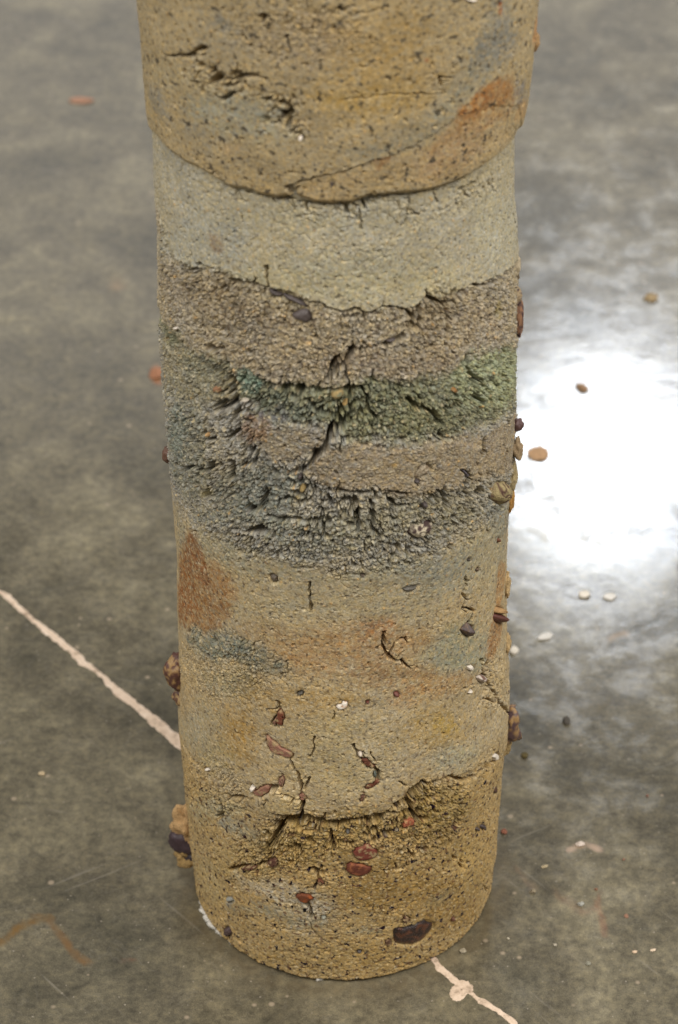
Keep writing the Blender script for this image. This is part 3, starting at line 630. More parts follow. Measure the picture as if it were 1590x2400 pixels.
r_fine = ramp(n_fine.outputs['Fac'], [(.34, (.60,.60,.62)), (.5, (1,1,1)), (.66, (1.42,1.38,1.28))])
r_gr = ramp(n_grain.outputs['Fac'], [(.32, (.66,.66,.66)), (.68, (1.34,1.34,1.34))])
for r in (r_mid, r_fine, r_gr):
    r.color_ramp.interpolation = 'LINEAR'
c = mixc('MULTIPLY', 1.0, r_big.outputs[0], r_mid.outputs[0]); c = mixc('MULTIPLY', 1.0, c, r_fine.outputs[0]); c = mixc('MULTIPLY', 1.0, c, r_gr.outputs[0])
fl_tone = nd(N, 'ShaderNodeRGB'); fl_tone.outputs[0].default_value = (.645, .66, .65, 1); c = mixc('MULTIPLY', 1.0, c, fl_tone.outputs[0])
# small pale sand grains set in the cement and a few dark ones
v = nd(N, 'ShaderNodeTexVoronoi', i_Scale=95.0); L.new(tc.outputs['Object'], v.inputs['Vector'])
sc_ = nd(N, 'ShaderNodeSeparateColor'); L.new(v.outputs['Color'], sc_.inputs[0])
th = nd(N, 'ShaderNodeMath', operation='MULTIPLY_ADD'); L.new(sc_.outputs[0], th.inputs[0]); th.inputs[1].default_value = .95; th.inputs[2].default_value = -.70
sb = nd(N, 'ShaderNodeMath', operation='SUBTRACT'); L.new(th.outputs[0], sb.inputs[0]); L.new(v.outputs['Distance'], sb.inputs[1])
ml = nd(N, 'ShaderNodeMath', operation='MULTIPLY', use_clamp=True); L.new(sb.outputs[0], ml.inputs[0]); ml.inputs[1].default_value = 8.0
pale = nd(N, 'ShaderNodeRGB'); pale.outputs[0].default_value = (.46, .36, .25, 1); mlx = nd(N, 'ShaderNodeMath', operation='MULTIPLY'); L.new(ml.outputs[0], mlx.inputs[0]); mlx.inputs[1].default_value = .6
c = mixc('MIX', mlx.outputs[0], c, pale.outputs[0])
# tiny pale flecks and dark pores
for sc2, a0, b0, colr, k0 in ((300., .9, -.66, (.42, .36, .28, 1), .6), (240., .9, -.70, (.045, .042, .035, 1), .7), (60., .9, -.80, (.40, .30, .22, 1), .45)):
    v = nd(N, 'ShaderNodeTexVoronoi', i_Scale=sc2); L.new(tc.outputs['Object'], v.inputs['Vector'])
    q1 = nd(N, 'ShaderNodeSeparateColor'); L.new(v.outputs['Color'], q1.inputs[0])
    q2 = nd(N, 'ShaderNodeMath', operation='MULTIPLY_ADD'); L.new(q1.outputs[1], q2.inputs[0]); q2.inputs[1].default_value = a0; q2.inputs[2].default_value = b0
    q3 = nd(N, 'ShaderNodeMath', operation='SUBTRACT'); L.new(q2.outputs[0], q3.inputs[0]); L.new(v.outputs['Distance'], q3.inputs[1])
    q4 = nd(N, 'ShaderNodeMath', operation='MULTIPLY', use_clamp=True); L.new(q3.outputs[0], q4.inputs[0]); q4.inputs[1].default_value = 10.0
    q5 = nd(N, 'ShaderNodeMath', operation='MULTIPLY'); L.new(q4.outputs[0], q5.inputs[0]); q5.inputs[1].default_value = k0
    q6 = nd(N, 'ShaderNodeRGB'); q6.outputs[0].default_value = colr; c = mixc('MIX', q5.outputs[0], c, q6.outputs[0])
# straight fine scratches, two directions
for ang, sd0 in ((.7, 3.), (2.1, 11.), (1.3, 23.)):
    mp = nd(N, 'ShaderNodeMapping', vector_type='TEXTURE'); mp.inputs['Rotation'].default_value = (0, 0, ang); mp.inputs['Location'].default_value = (sd0, sd0, 0); mp.inputs['Scale'].default_value = (1, 20, 1)
    L.new(tc.outputs['Object'], mp.inputs['Vector']); ns = nd(N, 'ShaderNodeTexNoise', i_Scale=210.0, i_Detail=2.0); L.new(mp.outputs[0], ns.inputs['Vector'])
    rs_ = ramp(ns.outputs['Fac'], [(.70, (0, 0, 0)), (.76, (.22, .22, .22)), (.8, (.3, .3, .3))]); q6 = nd(N, 'ShaderNodeRGB'); q6.outputs[0].default_value = (.36, .32, .26, 1); c = mixc('MIX', rs_.outputs[0], c, q6.outputs[0])
# pale worn scratches
wv = nz(24, 4, .6, 1.2); rs = ramp(wv.outputs['Fac'], [(.485, (0,0,0)), (.5, (.10,.10,.10)), (.515, (0,0,0))])
scr = nd(N, 'ShaderNodeRGB'); scr.outputs[0].default_value = (.30, .27, .22, 1)
c = mixc('MIX', rs.outputs[0], c, scr.outputs[0])
c = mixc('MIX', at.outputs['Alpha'], c, at.outputs['Color'])
L.new(c, b.inputs['Base Color'])
rr = ramp(n_mid.outputs['Fac'], [(.3, (.12,)*3), (.5, (.155,)*3), (.68, (.27,)*3)]); L.new(rr.outputs[0], b.inputs['Roughness'])
b.inputs['Specular IOR Level'].default_value = .5
bp = nd(N, 'ShaderNodeBump'); bp.inputs['Strength'].default_value = .10; bp.inputs['Distance'].default_value = .001
ad = nd(N, 'ShaderNodeMath', operation='MULTIPLY_ADD'); L.new(n_fine.outputs['Fac'], ad.inputs[0]); ad.inputs[1].default_value = .25; L.new(n_mid.outputs['Fac'], ad.inputs[2])
L.new(ad.outputs[0], bp.inputs['Height'])
n_wave = nz(9, 3, .6, .5); bw = nd(N, 'ShaderNodeBump'); bw.inputs['Strength'].default_value = 1.0; bw.inputs['Distance'].default_value = .00035
L.new(n_wave.outputs['Fac'], bw.inputs['Height']); L.new(bw.outputs[0], bp.inputs['Normal']); L.new(bp.outputs[0], b.inputs['Normal'])

gx = np.r_[-9, -5, -2.5, -1.2, -.7, np.arange(-.48, .48, .0025), .5, .7, 1.2, 2.5, 5, 9]
gy = np.r_[-6, -3, -1.4, -.8, -.5, np.arange(-.42, .72, .0025), .75, .9, 1.3, 1.8, 3, 6, 12]
X, Y = np.meshgrid(gx, gy); fx, fy = X.ravel(), Y.ravel()
fcol = np.zeros((len(fx), 4))
wfx = fx + .004 * fbm(fx, fy * .3 + .3, 60, 900, 4, .65); wfy = fy + .004 * fbm(fx, fy * .3 + .3, 60, 950, 4, .65)
patchy = sst(-.5, .35, fbm(fx, fy * .5 + .3, 160, 970, 3, .7))
def stain(fr, pts, wid_mm, col, a, closed=False, soft=1.5):
    global fcol
    q = floor_pt(fr, pts)
    ix = np.nonzero((fx > q[:, 0].min() - .03) & (fx < q[:, 0].max() + .03) & (fy > q[:, 1].min() - .03) & (fy < q[:, 1].max() + .03))[0]
    if closed: d = -polysd(wfx[ix], wfy[ix], q) * 1000
    else: d = segdist(wfx[ix], wfy[ix], q) * 1000 - wid_mm
    wt = (1 - sst(-soft, soft, d)) * a * (.45 + .55 * patchy[ix])
    fcol[ix, :3] = np.where((wt > fcol[ix, 3])[:, None], np.asarray(col)[None], fcol[ix, :3]); fcol[ix, 3] = np.maximum(fcol[ix, 3], wt)
stain('V', [(-10,2182),(60,2138),(90,2120)], 3.2, S(112,84,44), .85); stain('V', [(86,2119),(108,2124)], 4.0, S(112,84,46), .85)
stain('V', [(110,2128),(140,2165),(165,2195),(200,2218)], 3.0, S(112,84,52), .85); stain('V', [(285,2222),(310,2216)], 1.0, S(110,76,58), .6)
stain('V', [(1290,2060),(1340,2110),(1385,2100)], 2.0, S(140,98,72), .35, soft=3); stain('V', [(1385,2080),(1395,2130),(1400,2160)], 1.6, S(150,92,62), .45, soft=2)
stain('V', [(1195,2010),(1235,2050)], 2.0, S(130,100,78), .4, soft=3); stain('V', [(1310,1965),(1350,1950),(1385,1960)], 2.6, S(198,168,144), .7)
stain('V', [(1410,1480),(1440,1465)], 2.4, S(160,128,88), .6, soft=2.5); stain('V', [(270,660),(310,640)], 7, S(158,126,92), .5, soft=6)
stain('V', [(1400,1615),(1480,1610)], 7, S(74,70,62), .5, soft=6); stain('V', [(1330,1625),(1440,1622)], 4, S(84,78,70), .5, soft=5)
stain('V', [(120,5),(160,45)], 6, S(176,146,124), .6, soft=4); stain('V', [(360,850),(362,880)], 4, S(190,118,72), .55, soft=4)
stain('V', [(1380,2100),(1395,2060)], 1.2, S(150,90,60), .4); stain('V', [(1100,500),(1101,500)], 1, S(120,110,90), .1)
rf = np.hypot(fx - cx(0), fy) - .1045; dst = np.exp(-(np.maximum(rf, 0) / .008) ** 1.5) * (rf > -.02) * (.25 + .75 * patchy) * .45
fcol[:, :3] = np.where((dst > fcol[:, 3])[:, None], S(104, 90, 66)[None], fcol[:, :3]); fcol[:, 3] = np.maximum(fcol[:, 3], dst)
FLOOR = mesh_from('floor', np.stack([fx, fy, np.zeros_like(fx)], 1), grid_faces(len(gy), len(gx), False)[:, ::-1], M_FLOOR, None, fcol)
tag(FLOOR, kind='structure')

# pale filler run into the floor's joint
M_FILL, N2, L2 = mk('pale_joint_filler'); fb = N2['Principled BSDF']
tc2 = nd(N2, 'ShaderNodeTexCoord'); fn = nd(N2, 'ShaderNodeTexNoise', i_Scale=90.0, i_Detail=7.0, i_Roughness=.8); L2.new(tc2.outputs['Object'], fn.inputs['Vector'])
fr_ = nd(N2, 'ShaderNodeValToRGB'); L2.new(fn.outputs['Fac'], fr_.inputs[0]); e = fr_.color_ramp.elements
e[0].position = .34; e[0].color = (*S(150,128,106), 1); e[1].position = .66; e[1].color = (*S(236,214,192), 1); e2 = e.new(.47); e2.color = (*S(216,190,164), 1)
L2.new(fr_.outputs[0], fb.inputs['Base Color']); fb.inputs['Roughness'].default_value = .8
fbp = nd(N2, 'ShaderNodeBump'); fbp.inputs['Strength'].default_value = .6; fbp.inputs['Distance'].default_value = .001; L2.new(fn.outputs['Fac'], fbp.inputs['Height']); L2.new(fbp.outputs[0], fb.inputs['Normal'])
lp = floor_pt('V', [(-160,1230),(0,1368),(100,1450),(200,1538),(300,1618),(415,1712),(1005,2218),(1050,2258),(1100,2295),(1150,2335),(1260,2425),(1400,2540)])
lw = np.array([2.7,2.7,2.8,3.0,3.2,4.4,2.8,2.4,2.2,2.4,2.3,2.3]) / 1000
dist = np.r_[0, np.cumsum(np.hypot(*np.diff(lp, axis=0).T))]; ts = np.arange(0, dist[-1], .0012)
lx = np.interp(ts, dist, lp[:, 0]); ly = np.interp(ts, dist, lp[:, 1]); ww = np.interp(ts, dist, lw)
rgn = np.random.default_rng(4)
def n1d(t, f, seed):
    g = np.random.default_rng(seed).standard_normal(int(t.max() * f) + 4); x = t * f; i = x.astype(int); q = x - i; q = q * q * (3 - 2 * q); return g[i] * (1 - q) + g[i + 1] * q
tx, ty = np.gradient(lx), np.gradient(ly); ln = np.hypot(tx, ty); nx_, ny_ = -ty / ln, tx / ln
wob = .0008 * n1d(ts, 40, 1)
eL = ww + .0007 * n1d(ts, 130, 2) + .0004 * n1d(ts, 400, 3) + .0006*n1d(ts, 45, 9); eR = ww + .0007 * n1d(ts, 130, 5) + .0004 * n1d(ts, 400, 6)+ .0006*n1d(ts, 45, 8)
prof_ = [(-1, -.0002), (-.93, .0001), (-.6, .0003), (0, .0003), (.6, .0003), (.93, .0001), (1, -.0002)]
V = []
for a, h in prof_:
    off = wob + np.where(a < 0, a * eL, a * eR)
    V.append(np.stack([lx + nx_ * off, ly + ny_ * off, np.full_like(lx, h) + (abs(a) < .9) * .00003 * n1d(ts, 500, int(20 + a * 5))], 1))
V = np.stack(V, 0)
fil = mesh_from('joint_filler', V.reshape(-1, 3), grid_faces(7, len(ts), False), M_FILL, FLOOR)
def floor_dome(q, T, seed, n=40, rings=6, jit=.0006):
    q = np.asarray(q); c0 = q.mean(0); qq = np.vstack([q, q[:1]]); d = np.r_[0, np.cumsum(np.hypot(*np.diff(qq, axis=0).T))]
    t = np.linspace(0, d[-1], n, endpoint=False); ox = np.interp(t, d, qq[:, 0]); oy = np.interp(t, d, qq[:, 1])
    rg = np.random.default_rng(seed); ox = ox + rg.normal(0, jit, n); oy = oy + rg.normal(0, jit, n)
    V = []
    for k in range(rings + 1):
        sx = 1 - k / (rings + .3)
        V.append(np.stack([c0[0] + (ox - c0[0]) * sx, c0[1] + (oy - c0[1]) * sx, -.0003 + (T + .0003) * np.full(n, min(1, (1 - sx ** 3) * 1.2)) + (k > 0) * rg.normal(0, .00008, n)], 1))
    V = np.concatenate(V); F = grid_faces(rings + 1, n)
    return V, F, (rings) * n, n
q = floor_pt('E', [(1203,880),(1196,855),(1208,825),(1230,800),(1252,790),(1280,795),(1305,822),(1308,842),(1285,845),(1262,878),(1232,894)])
V, F, last, n = floor_dome(q, .0006, 3, jit=.00025)
V = np.vstack([V, V[last:].mean(0)]); ci = len(V) - 1
Ft = [(last + i, last + (i + 1) % n, ci, ci) for i in range(n)]
F = np.vstack([F, [(a, b2, c3, c3) for a, b2, c3, _ in Ft]]) if False else F
mesh_from('filler_spill', V, F, M_FILL, FLOOR)

# ------------------------------------------------------------------ the column
COLUMN = bpy.data.objects.new('earth_column', None); COLL.objects.link(COLUMN)
tag(COLUMN, 'tall round column of layered rough earth studded with stones, standing on a grey concrete floor', 'column', None, 'thing')

STONES = []
def resample(q, n, jit, seed):
    qq = np.vstack([q, q[:1]]); d = np.r_[0, np.cumsum(np.hypot(*np.diff(qq, axis=0).T))]
    t = np.linspace(0, d[-1], n, endpoint=False); o = np.stack([np.interp(t, d, qq[:, 0]), np.interp(t, d, qq[:, 1])], 1)
    for _ in range(1): o = .5 * o + .25 * (np.roll(o, 1, 0) + np.roll(o, -1, 0))
    rg = np.random.default_rng(seed); return o + rg.normal(0, jit, (n, 2))
def inlay(name, fr, pts, T=1.2, col=(0, 0, 0), mat=None, col2=None, k2=.45, jit=.00012, flat=3.0, surf=None, label=None):
    """a stone set into the column's surface, outline read off the photograph"""
    sf = surf or low; sd = len(STONES) + 11
    if mat is M_BRICK:
        jit = max(jit, .00045); flat = 14.0; T = min(T, 1.6) * .6
        if col2 is None: col2, k2 = S(168,142,104), .30
    q = resample(uv(fr, pts, sf.up), 22 if mat is M_BRICK else 36, jit, sd); sf.press(q)
    STONES.append((name, q, T / 1000., np.asarray(col), mat, col2, k2, flat, sf.up, sd, label))
RED = S(154,110,90); DRED = S(134,98,80); PUR = S(84,74,70); DPUR = S(78,62,58); WHT = S(226,214,198); RUST = S(150,78,36)
inlay('stone', 'B', [(578,305),(600,292),(630,282),(655,284),(664,300),(668,325),(650,342),(612,332),(588,320)], 1.0, PUR, M_STONE, label='smooth purple grey stone under the grey layer')
inlay('stone', 'B', [(488,205),(500,200),(530,215),(556,222),(545,235),(505,228)], .6, PUR, M_STONE)
inlay('stone', 'B', [(540,215),(590,232),(640,260),(655,280),(630,268),(580,245),(550,235)], .4, PUR, M_STONE)
inlay('stone', 'B', [(960,408),(990,398),(1010,405),(975,420)], .3, PUR, M_STONE)
inlay('shell_fragment', 'B', ell(124,357,10,8), 1.3, WHT, M_SHELL)
inlay('yellow_stone', 'B', ell(768,622,28,16,-10), 2.6, S(166,142,96), M_CRUST, S(120,116,88), .4)
inlay('stone', 'B', ell(800,655,14,7,-35), 2.2, S(168,138,88), M_CRUST)
inlay('stone', 'B', ell(1238,607,9,8), 1.5, S(156,112,66), M_BRICK)
inlay('stone', 'G', ell(525,262,28,18,20), 1.4, S(158,118,88), M_BRICK)
inlay('stone', 'G', ell(450,640,22,14,30), 1.4, S(200,160,110), M_SHELL)
inlay('stone', 'G', ell(760,355,34,16,10), 1.0, S(190,178,160), M_SHELL)
inlay('stone', 'G', ell(1245,1090,26,28), 2.2, S(146,124,80), M_CRUST)
inlay('stone', 'C', ell(598,208,9,12), 1.0, PUR, M_STONE)
inlay('crusted_nodule', 'C', [(1035,440),(1045,415),(1070,405),(1095,400),(1120,380),(1150,395),(1140,430),(1110,450),(1070,458)], 3.0, DPUR, M_CRUST, S(196,182,156), .52, label='dark nodule half covered by a white crust')
inlay('stone', 'C', ell(1110,322,15,11,-20), 1.6, PUR, M_STONE)
inlay('stone', 'H', [(1030,885),(1050,888),(1090,930),(1110,950),(1075,960),(1060,925)], .7, S(110,104,110), M_STONE)
inlay('stone', 'H', [(650,985),(675,965),(705,980),(690,1005),(665,1000)], 1.0, PUR, M_STONE)
inlay('white_crust', 'H', [(650,960),(660,900),(700,850),(760,840),(800,880),(780,920),(720,950),(690,970)], .5, S(188,172,146), M_CRUST, S(140,122,98), .5, jit=.0004)
inlay('crusted_nodule', 'C', [(1382,290),(1390,250),(1405,225),(1440,222),(1455,250),(1448,300),(1425,325),(1395,310)], 4.0, S(178,160,116), M_CRUST, S(92,64,56), .45, label='rough nodule with pale crust at the right edge')
inlay('stone', 'C', [(470,610),(485,603),(505,612),(508,635),(490,640)], .5, S(92,80,66), M_STONE)
inlay('stone', 'C', [(1015,668),(1040,656),(1085,652),(1070,670),(1030,678)], .5, S(88,82,72), M_STONE)
inlay('stone', 'C', ell(855,610,10,7), .6, S(90,76,62), M_STONE); inlay('stone', 'C', ell(1413,465,6,10), .8, S(120,78,54), M_STONE)
inlay('stone', 'C', ell(1325,585,6,9,20), .6, S(96,76,56), M_STONE); inlay('stone', 'C', ell(1290,545,5,6,20), .6, S(90,80,70), M_STONE)
inlay('dark_nodule', 'C', [(1252,830),(1265,815),(1275,808),(1285,790),(1295,808),(1308,820),(1308,845),(1290,862),(1268,852)], 4.5, DPUR, M_STONE, S(110,84,60), .35, flat=2, label='round dark purple nodule')
inlay('dark_nodule', 'C', [(1388,775),(1400,760),(1425,765),(1438,780),(1430,798),(1408,803),(1392,792)], 5.0, S(98,56,46), M_STONE, flat=2, label='brown red nodule under a tan crust')
inlay('tan_crust', 'C', [(1392,760),(1400,735),(1425,738),(1438,762),(1420,765),(1400,762)], 3.2, S(182,144,98), M_CRUST)
inlay('shell_fragment', 'D', [(742,360),(768,348),(776,337),(794,342),(795,360),(775,370),(755,371)], 1.0, WHT, M_SHELL, S(214,176,146), .3, jit=.0002, flat=8)
inlay('shell_fragment', 'D', [(1282,196),(1300,188),(1308,200),(1300,215),(1285,210)], 1.2, WHT, M_SHELL, flat=6)
inlay('shell_fragment', 'D', [(1322,240),(1340,228),(1358,236),(1362,255),(1345,265),(1328,255)], 2.2, S(206,192,176), M_SHELL, S(120,90,78), .4)
inlay('shell_fragment', 'D', [(1375,560),(1392,545),(1405,552),(1408,575),(1393,583),(1388,572)], 1.5, WHT, M_SHELL, flat=6)
inlay('shell_fragment', 'D', [(1285,305),(1302,288),(1305,295),(1290,308)], 1.0, WHT, M_SHELL)
inlay('shell_fragment', 'D', ell(222,615,12,7,20), 1.8, WHT, M_SHELL); inlay('shell_fragment', 'D', ell(845,553,12,9), 1.6, S(216,200,180), M_SHELL)
inlay('brick_fragment', 'D', [(498,425),(505,390),(515,370),(528,372),(536,395),(528,430),(512,440)], 1.7, S(122,70,50), M_BRICK, jit=.0002, flat=4)
inlay('brick_fragment', 'D', [(488,425),(498,405),(502,430),(494,440)], .8, DRED, M_BRICK)
inlay('brick_fragment', 'D', [(455,480),(465,473),(490,500),(520,525),(545,540),(577,550),(578,565),(560,572),(520,562),(490,555),(470,535),(458,505)], 1.5, RED, M_BRICK, jit=.0002, flat=5, label='red brick shard in crescent shape')
inlay('brick_fragment', 'D', [(395,700),(412,705),(440,685),(470,676),(480,685),(468,710),(450,725),(425,728),(402,716)], 2.4, RED, M_BRICK, flat=3)
inlay('shell_fragment', 'I', [(738,550),(755,540),(770,560),(785,565),(775,600),(765,605),(755,580)], 2.8, WHT, M_SHELL, flat=6)
inlay('brick_fragment', 'D', [(515,685),(512,660),(522,640),(534,638),(536,665),(530,692)], 1.5, DRED, M_BRICK)
inlay('brick_fragment', 'D', [(595,718),(612,712),(625,722),(618,742),(605,740)], 1.1, RED, M_BRICK)
inlay('brick_fragment', 'D', [(845,575),(862,572),(890,588),(908,608),(895,612),(870,600)], 1.0, S(106,64,46), M_BRICK)
inlay('brick_fragment', 'D', [(860,690),(885,672),(915,662),(928,655),(920,672),(890,690),(868,696)], .9, S(110,64,46), M_BRICK)
inlay('brick_fragment', 'D', [(840,742),(845,725),(860,708),(866,718),(860,735),(848,746)], .9, DRED, M_BRICK)
inlay('stone', 'D', [(900,625),(912,628),(915,645),(905,655),(898,640)], .4, S(92,98,88), M_STONE)
inlay('stone', 'D', ell(995,312,13,11), 1.2, S(104,58,46), M_STONE); inlay('stone', 'D', ell(875,343,8,6), .9, S(108,62,48), M_STONE)
inlay('brick_fragment', 'E', [(795,265),(805,245),(835,240),(850,226),(880,240),(905,258),(900,282),(870,298),(835,300),(808,290)], 2.6, S(128,68,54), M_BRICK, jit=.0003, flat=3, label='largest rounded red brick lump in the ochre base')
inlay('brick_fragment', 'E', [(765,340),(778,308),(815,312),(850,318),(882,322),(878,342),(845,362),(815,366),(785,352)], 1.6, S(112,62,46), M_BRICK, S(150,92,60), .4, jit=.0003)
inlay('brick_fragment', 'E', [(1003,160),(1015,130),(1035,118),(1058,128),(1050,145),(1025,158)], 2.2, S(164,94,66), M_BRICK, S(186,150,104), .3)
inlay('brick_fragment', 'E', [(555,445),(575,435),(610,440),(630,452),(620,472),(590,478),(565,465)], 1.0, S(118,68,44), M_BRICK, RUST, .35)
inlay('brick_fragment', 'E', ell(662,390,14,11,10), 1.0, S(112,70,48), M_BRICK)
inlay('brick_fragment', 'E', [(442,310),(450,295),(480,292),(485,308),(472,325),(455,328)], 1.2, S(100,66,52), M_BRICK)
inlay('brick_fragment', 'E', [(325,334),(360,322),(395,322),(392,332),(355,340)], .9, S(106,68,52), M_BRICK)
inlay('slag_inclusion', 'E', [(958,600),(975,578),(1000,585),(1030,575),(1065,568),(1080,552),(1110,548),(1142,562),(1140,585),(1115,612),(1085,640),(1050,655),(1010,655),(975,650),(965,625)], .5, S(46,30,26), M_SLAG, S(92,54,34), .40, jit=.0003, flat=5, label='dark glossy rusty slag lump near the base')
inlay('slag_inclusion', 'E', ell(1020,543,15,14), 1.2, S(92,58,46), M_BRICK)
inlay('slag_inclusion', 'E', ell(946,642,13,16,10), .8, S(104,76,56), M_BRICK)
inlay('dark_nodule', 'E', [(256,600),(262,575),(280,574),(292,595),(288,612),(270,620)], 2.0, S(84,66,64), M_STONE)
inlay('stone', 'E', ell(1345,158,10,10), 1.2, S(80,68,66), M_STONE); inlay('stone', 'E', ell(1322,168,8,9), .9, S(86,72,66), M_STONE)
inlay('stone', 'E', ell(825,680,12,6), .7, S(88,80,76), M_STONE); inlay('stone', 'E', ell(776,178,9,8), 1.4, S(90,86,80), M_STONE)
inlay('stone', 'E', ell(1218,545,7,12,25), .9, S(112,72,52), M_STONE); inlay('stone', 'E', ell(1395,8,5,12,10), .9, S(84,60,50), M_STONE)
inlay('stone', 'D', ell(1400,700,4,16,8), .8, S(92,66,48), M_STONE); inlay('stone', 'D', ell(600,305,16,8,-15), 1.2, S(84,78,68), M_STONE)
inlay('stone', 'E', ell(278,462,16,9,25), 1.0, S(150,148,138), M_SHELL); inlay('stone', 'E', ell(675,538,12,7), 1.0, S(148,146,130), M_SHELL)
inlay('shell_fragment', 'A', ell(640,516,9,8), 1.4, WHT, M_SHELL, surf=up)
inlay('shell_fragment', 'A', [(1255,0),(1305,-2),(1290,8),(1262,8)], 1.0, WHT, M_SHELL, surf=up)
inlay('stone', 'A', ell(757,688,7,7), .6, S(72,62,56), M_STONE, surf=up); inlay('stone', 'A', ell(1155,422,9,7), .5, S(96,88,70), M_STONE, surf=up)
inlay('stone', 'B', ell(1495,150,6,22), 1.0, S(130,110,84), M_STONE)

def build_layer(name, hi_i, mat, label=None):
    U, Z = gr[hi_i]; a, b_ = offs[hi_i], offs[hi_i + 1]
    h = low.H[a:b_].copy()
    z = low.z[a:b_]
    h += .0012 * fbm(low.u[a:b_], z, 160, 990, 3) * (1 - sst(0, .006, z))
    h -= .0045 * (1 - sst(0, .0045, z)) ** 2 # worn foot, recess deepened so the contact line reads darker
    o = mesh_from(name, to3d(low.u[a:b_], z, h), grid_faces(*U.shape)[:, :], mat, COLUMN, low.C[a:b_])
    if label: o['label'] = label
    return o
# the six bands share their edge vertices
mats = [M_SMOOTH, M_GRAVEL, M_CRUMB, M_CRUMB, M_SMOOTH, M_BASE]
for i, (nm, _, _) in enumerate(LOW): build_layer(nm, i, mats[i])
# upper section with its rounded hanging edge
U, Z = ug, zg; nr, nc = U.shape
h = up.H.reshape(nr, nc); edge = Z - b_lip[None]
h = h - .0016 * (1 - sst(0, .0035, edge)) ** 2
V0 = to3d(U.ravel(), Z.ravel(), h.ravel(), True).reshape(nr, nc, 3)
ext = []; extc = []
cc = up.C.reshape(nr, nc, 3)
for dz_, dr in ((-.0004, -.0022), (.0001, -.0042), (.0012, -.0085)):
    p = V0[-1].copy(); th = UG / R0; p[:, 0] += np.sin(th) * dr; p[:, 1] -= np.cos(th) * dr; p[:, 2] += dz_; ext.append(p[None]); extc.append(cc[-1][None])
topc = V0[0].copy(); cap = []
for k in (.85, .5, .05):
    p = topc.copy(); p[:, 0] = cx(.8) + (p[:, 0] - cx(.8)) * k; p[:, 1] *= k; cap.insert(0, p[None])
V = np.concatenate(cap + [V0] + ext, 0); CC = np.concatenate([cc[:1]] * 3 + [cc] + extc, 0)
o = mesh_from('upper_section', V.reshape(-1, 3), grid_faces(V.shape[0], nc), M_UPPER, COLUMN, CC.reshape(-1, 3))

def vcol(V, col, col2, k2, seed, sc=330.):
    from mathutils import noise, Vector
    n = np.array([noise.noise(Vector((p[0] * sc + seed, p[1] * sc, p[2] * sc))) + .5 * noise.noise(Vector((p[0] * sc * 2.3, p[1] * sc * 2.3 + seed, p[2] * sc * 2.3))) for p in V])
    base = np.tile(np.asarray(col), (len(V), 1)) * (1 + .18 * n)[:, None]
    if col2 is not None:
        wt = sst(-.12, .12, n + (k2 - .5) * 1.2)[:, None]; base = base * (1 - wt) + np.asarray(col2) * wt
    return base
for name, q, T_, col, mat, col2, k2, flat, isup, sd, label in STONES:
    c0 = q.mean(0); n = len(q); rings = 9; rg = np.random.default_rng(sd); V = []
    from mathutils import noise, Vector
    for k in range(rings + 1):
        sx = 1 - k / (rings + .6)
        pu = c0[0] + (q[:, 0] - c0[0]) * sx; pz = c0[1] + (q[:, 1] - c0[1]) * sx
        hh = -.0022 + (T_ + .0022) * (1 - sx ** flat) + .0
        hh = hh + np.array([.25 * T_ * noise.noise(Vector((a * 400 + sd, b2 * 400, sd))) + .12 * T_ * noise.noise(Vector((a * 1100 + sd, b2 * 1100, sd))) for a, b2 in zip(pu, pz)]) * (k > 0)
        V.append(to3d(pu, pz, hh, isup))
    V = np.concatenate(V); ctr = V[-n:].mean(0); V = np.vstack([V, ctr])
    F = [tuple(f) for f in grid_faces(rings + 1, n)[:, ::-1]] 
    F4 = np.array(F, np.int32)
    me_o = mesh_from(name, V[:-1], F4, mat, COLUMN, vcol(V[:-1], col, col2, k2, sd))
    import bmesh
    bm = bmesh.new(); bm.from_mesh(me_o.data); bm.verts.ensure_lookup_table()
    try: bm.faces.new([bm.verts[rings * n + i] for i in range(n)])
    except Exception: pass
    bmesh.ops.recalc_face_normals(bm, faces=bm.faces); [setattr(f, 'smooth', True) for f in bm.faces]; bm.to_mesh(me_o.data); bm.free()
    if label: me_o['label'] = label

# rounded lumps that break the column's outline, and loose bits on the floor
_ico = {}
def ico(sub):
    if sub not in _ico:
        import bmesh
        bm = bmesh.new(); bmesh.ops.create_icosphere(bm, subdivisions=sub, radius=1)
        _ico[sub] = (np.array([v.co[:] for v in bm.verts]), np.array([[v.index for v in f.verts] for f in bm.faces])); bm.free()
    return _ico[sub]
def lump(name, loc, size, col, mat, seed, parent=None, col2=None, k2=.45, rough=.28, fac=1.4, rotz=0, tilt=0, sub=4, sc=330, angular=0.0):
    from mathutils import noise, Vector, Euler
    V, F = ico(sub)
    if angular:
        rg = np.random.default_rng(seed); V = V.copy()
        for _ in range(int(angular)):
            nrm = rg.normal(size=3); nrm /= np.linalg.norm(nrm); dd = rg.uniform(.55, .85); k = V @ nrm; over = np.maximum(k - dd, 0); V = V - over[:, None] * nrm
    n = np.array([.30 * noise.noise(Vector((*(p * fac * 7),)) + Vector((seed, 5, 0))) + noise.noise(Vector((*(p * fac),)) + Vector((seed, seed * 1.7, 0))) + .35 * noise.noise(Vector((*(p * fac * 3.2),)) + Vector((seed, 0, 0))) for p in V])
    W = V * (1 + rough * n)[:, None] * np.array(size)
    R = np.array(Euler((0, tilt, rotz)).to_matrix()); W = W @ R.T
    o = mesh_from(name, W + (np.array(loc) if parent else 0), F, mat, parent, vcol(W + np.array(loc), col, col2, k2, seed, sc), smooth=True)
    if not parent: o.location = loc
    return o
def edge_pt(fr, x, y, yoff=-.01):
    px = P(fr, [(x, y)])[0]; px = px + np.array([7.0 if px[0] < 700 else -9.0, 0]); d = ray(px[None])[0]; t = (yoff + CAM_D) / d[1]
    return np.array([d[0] * t, yoff, CAM_H + d[2] * t])
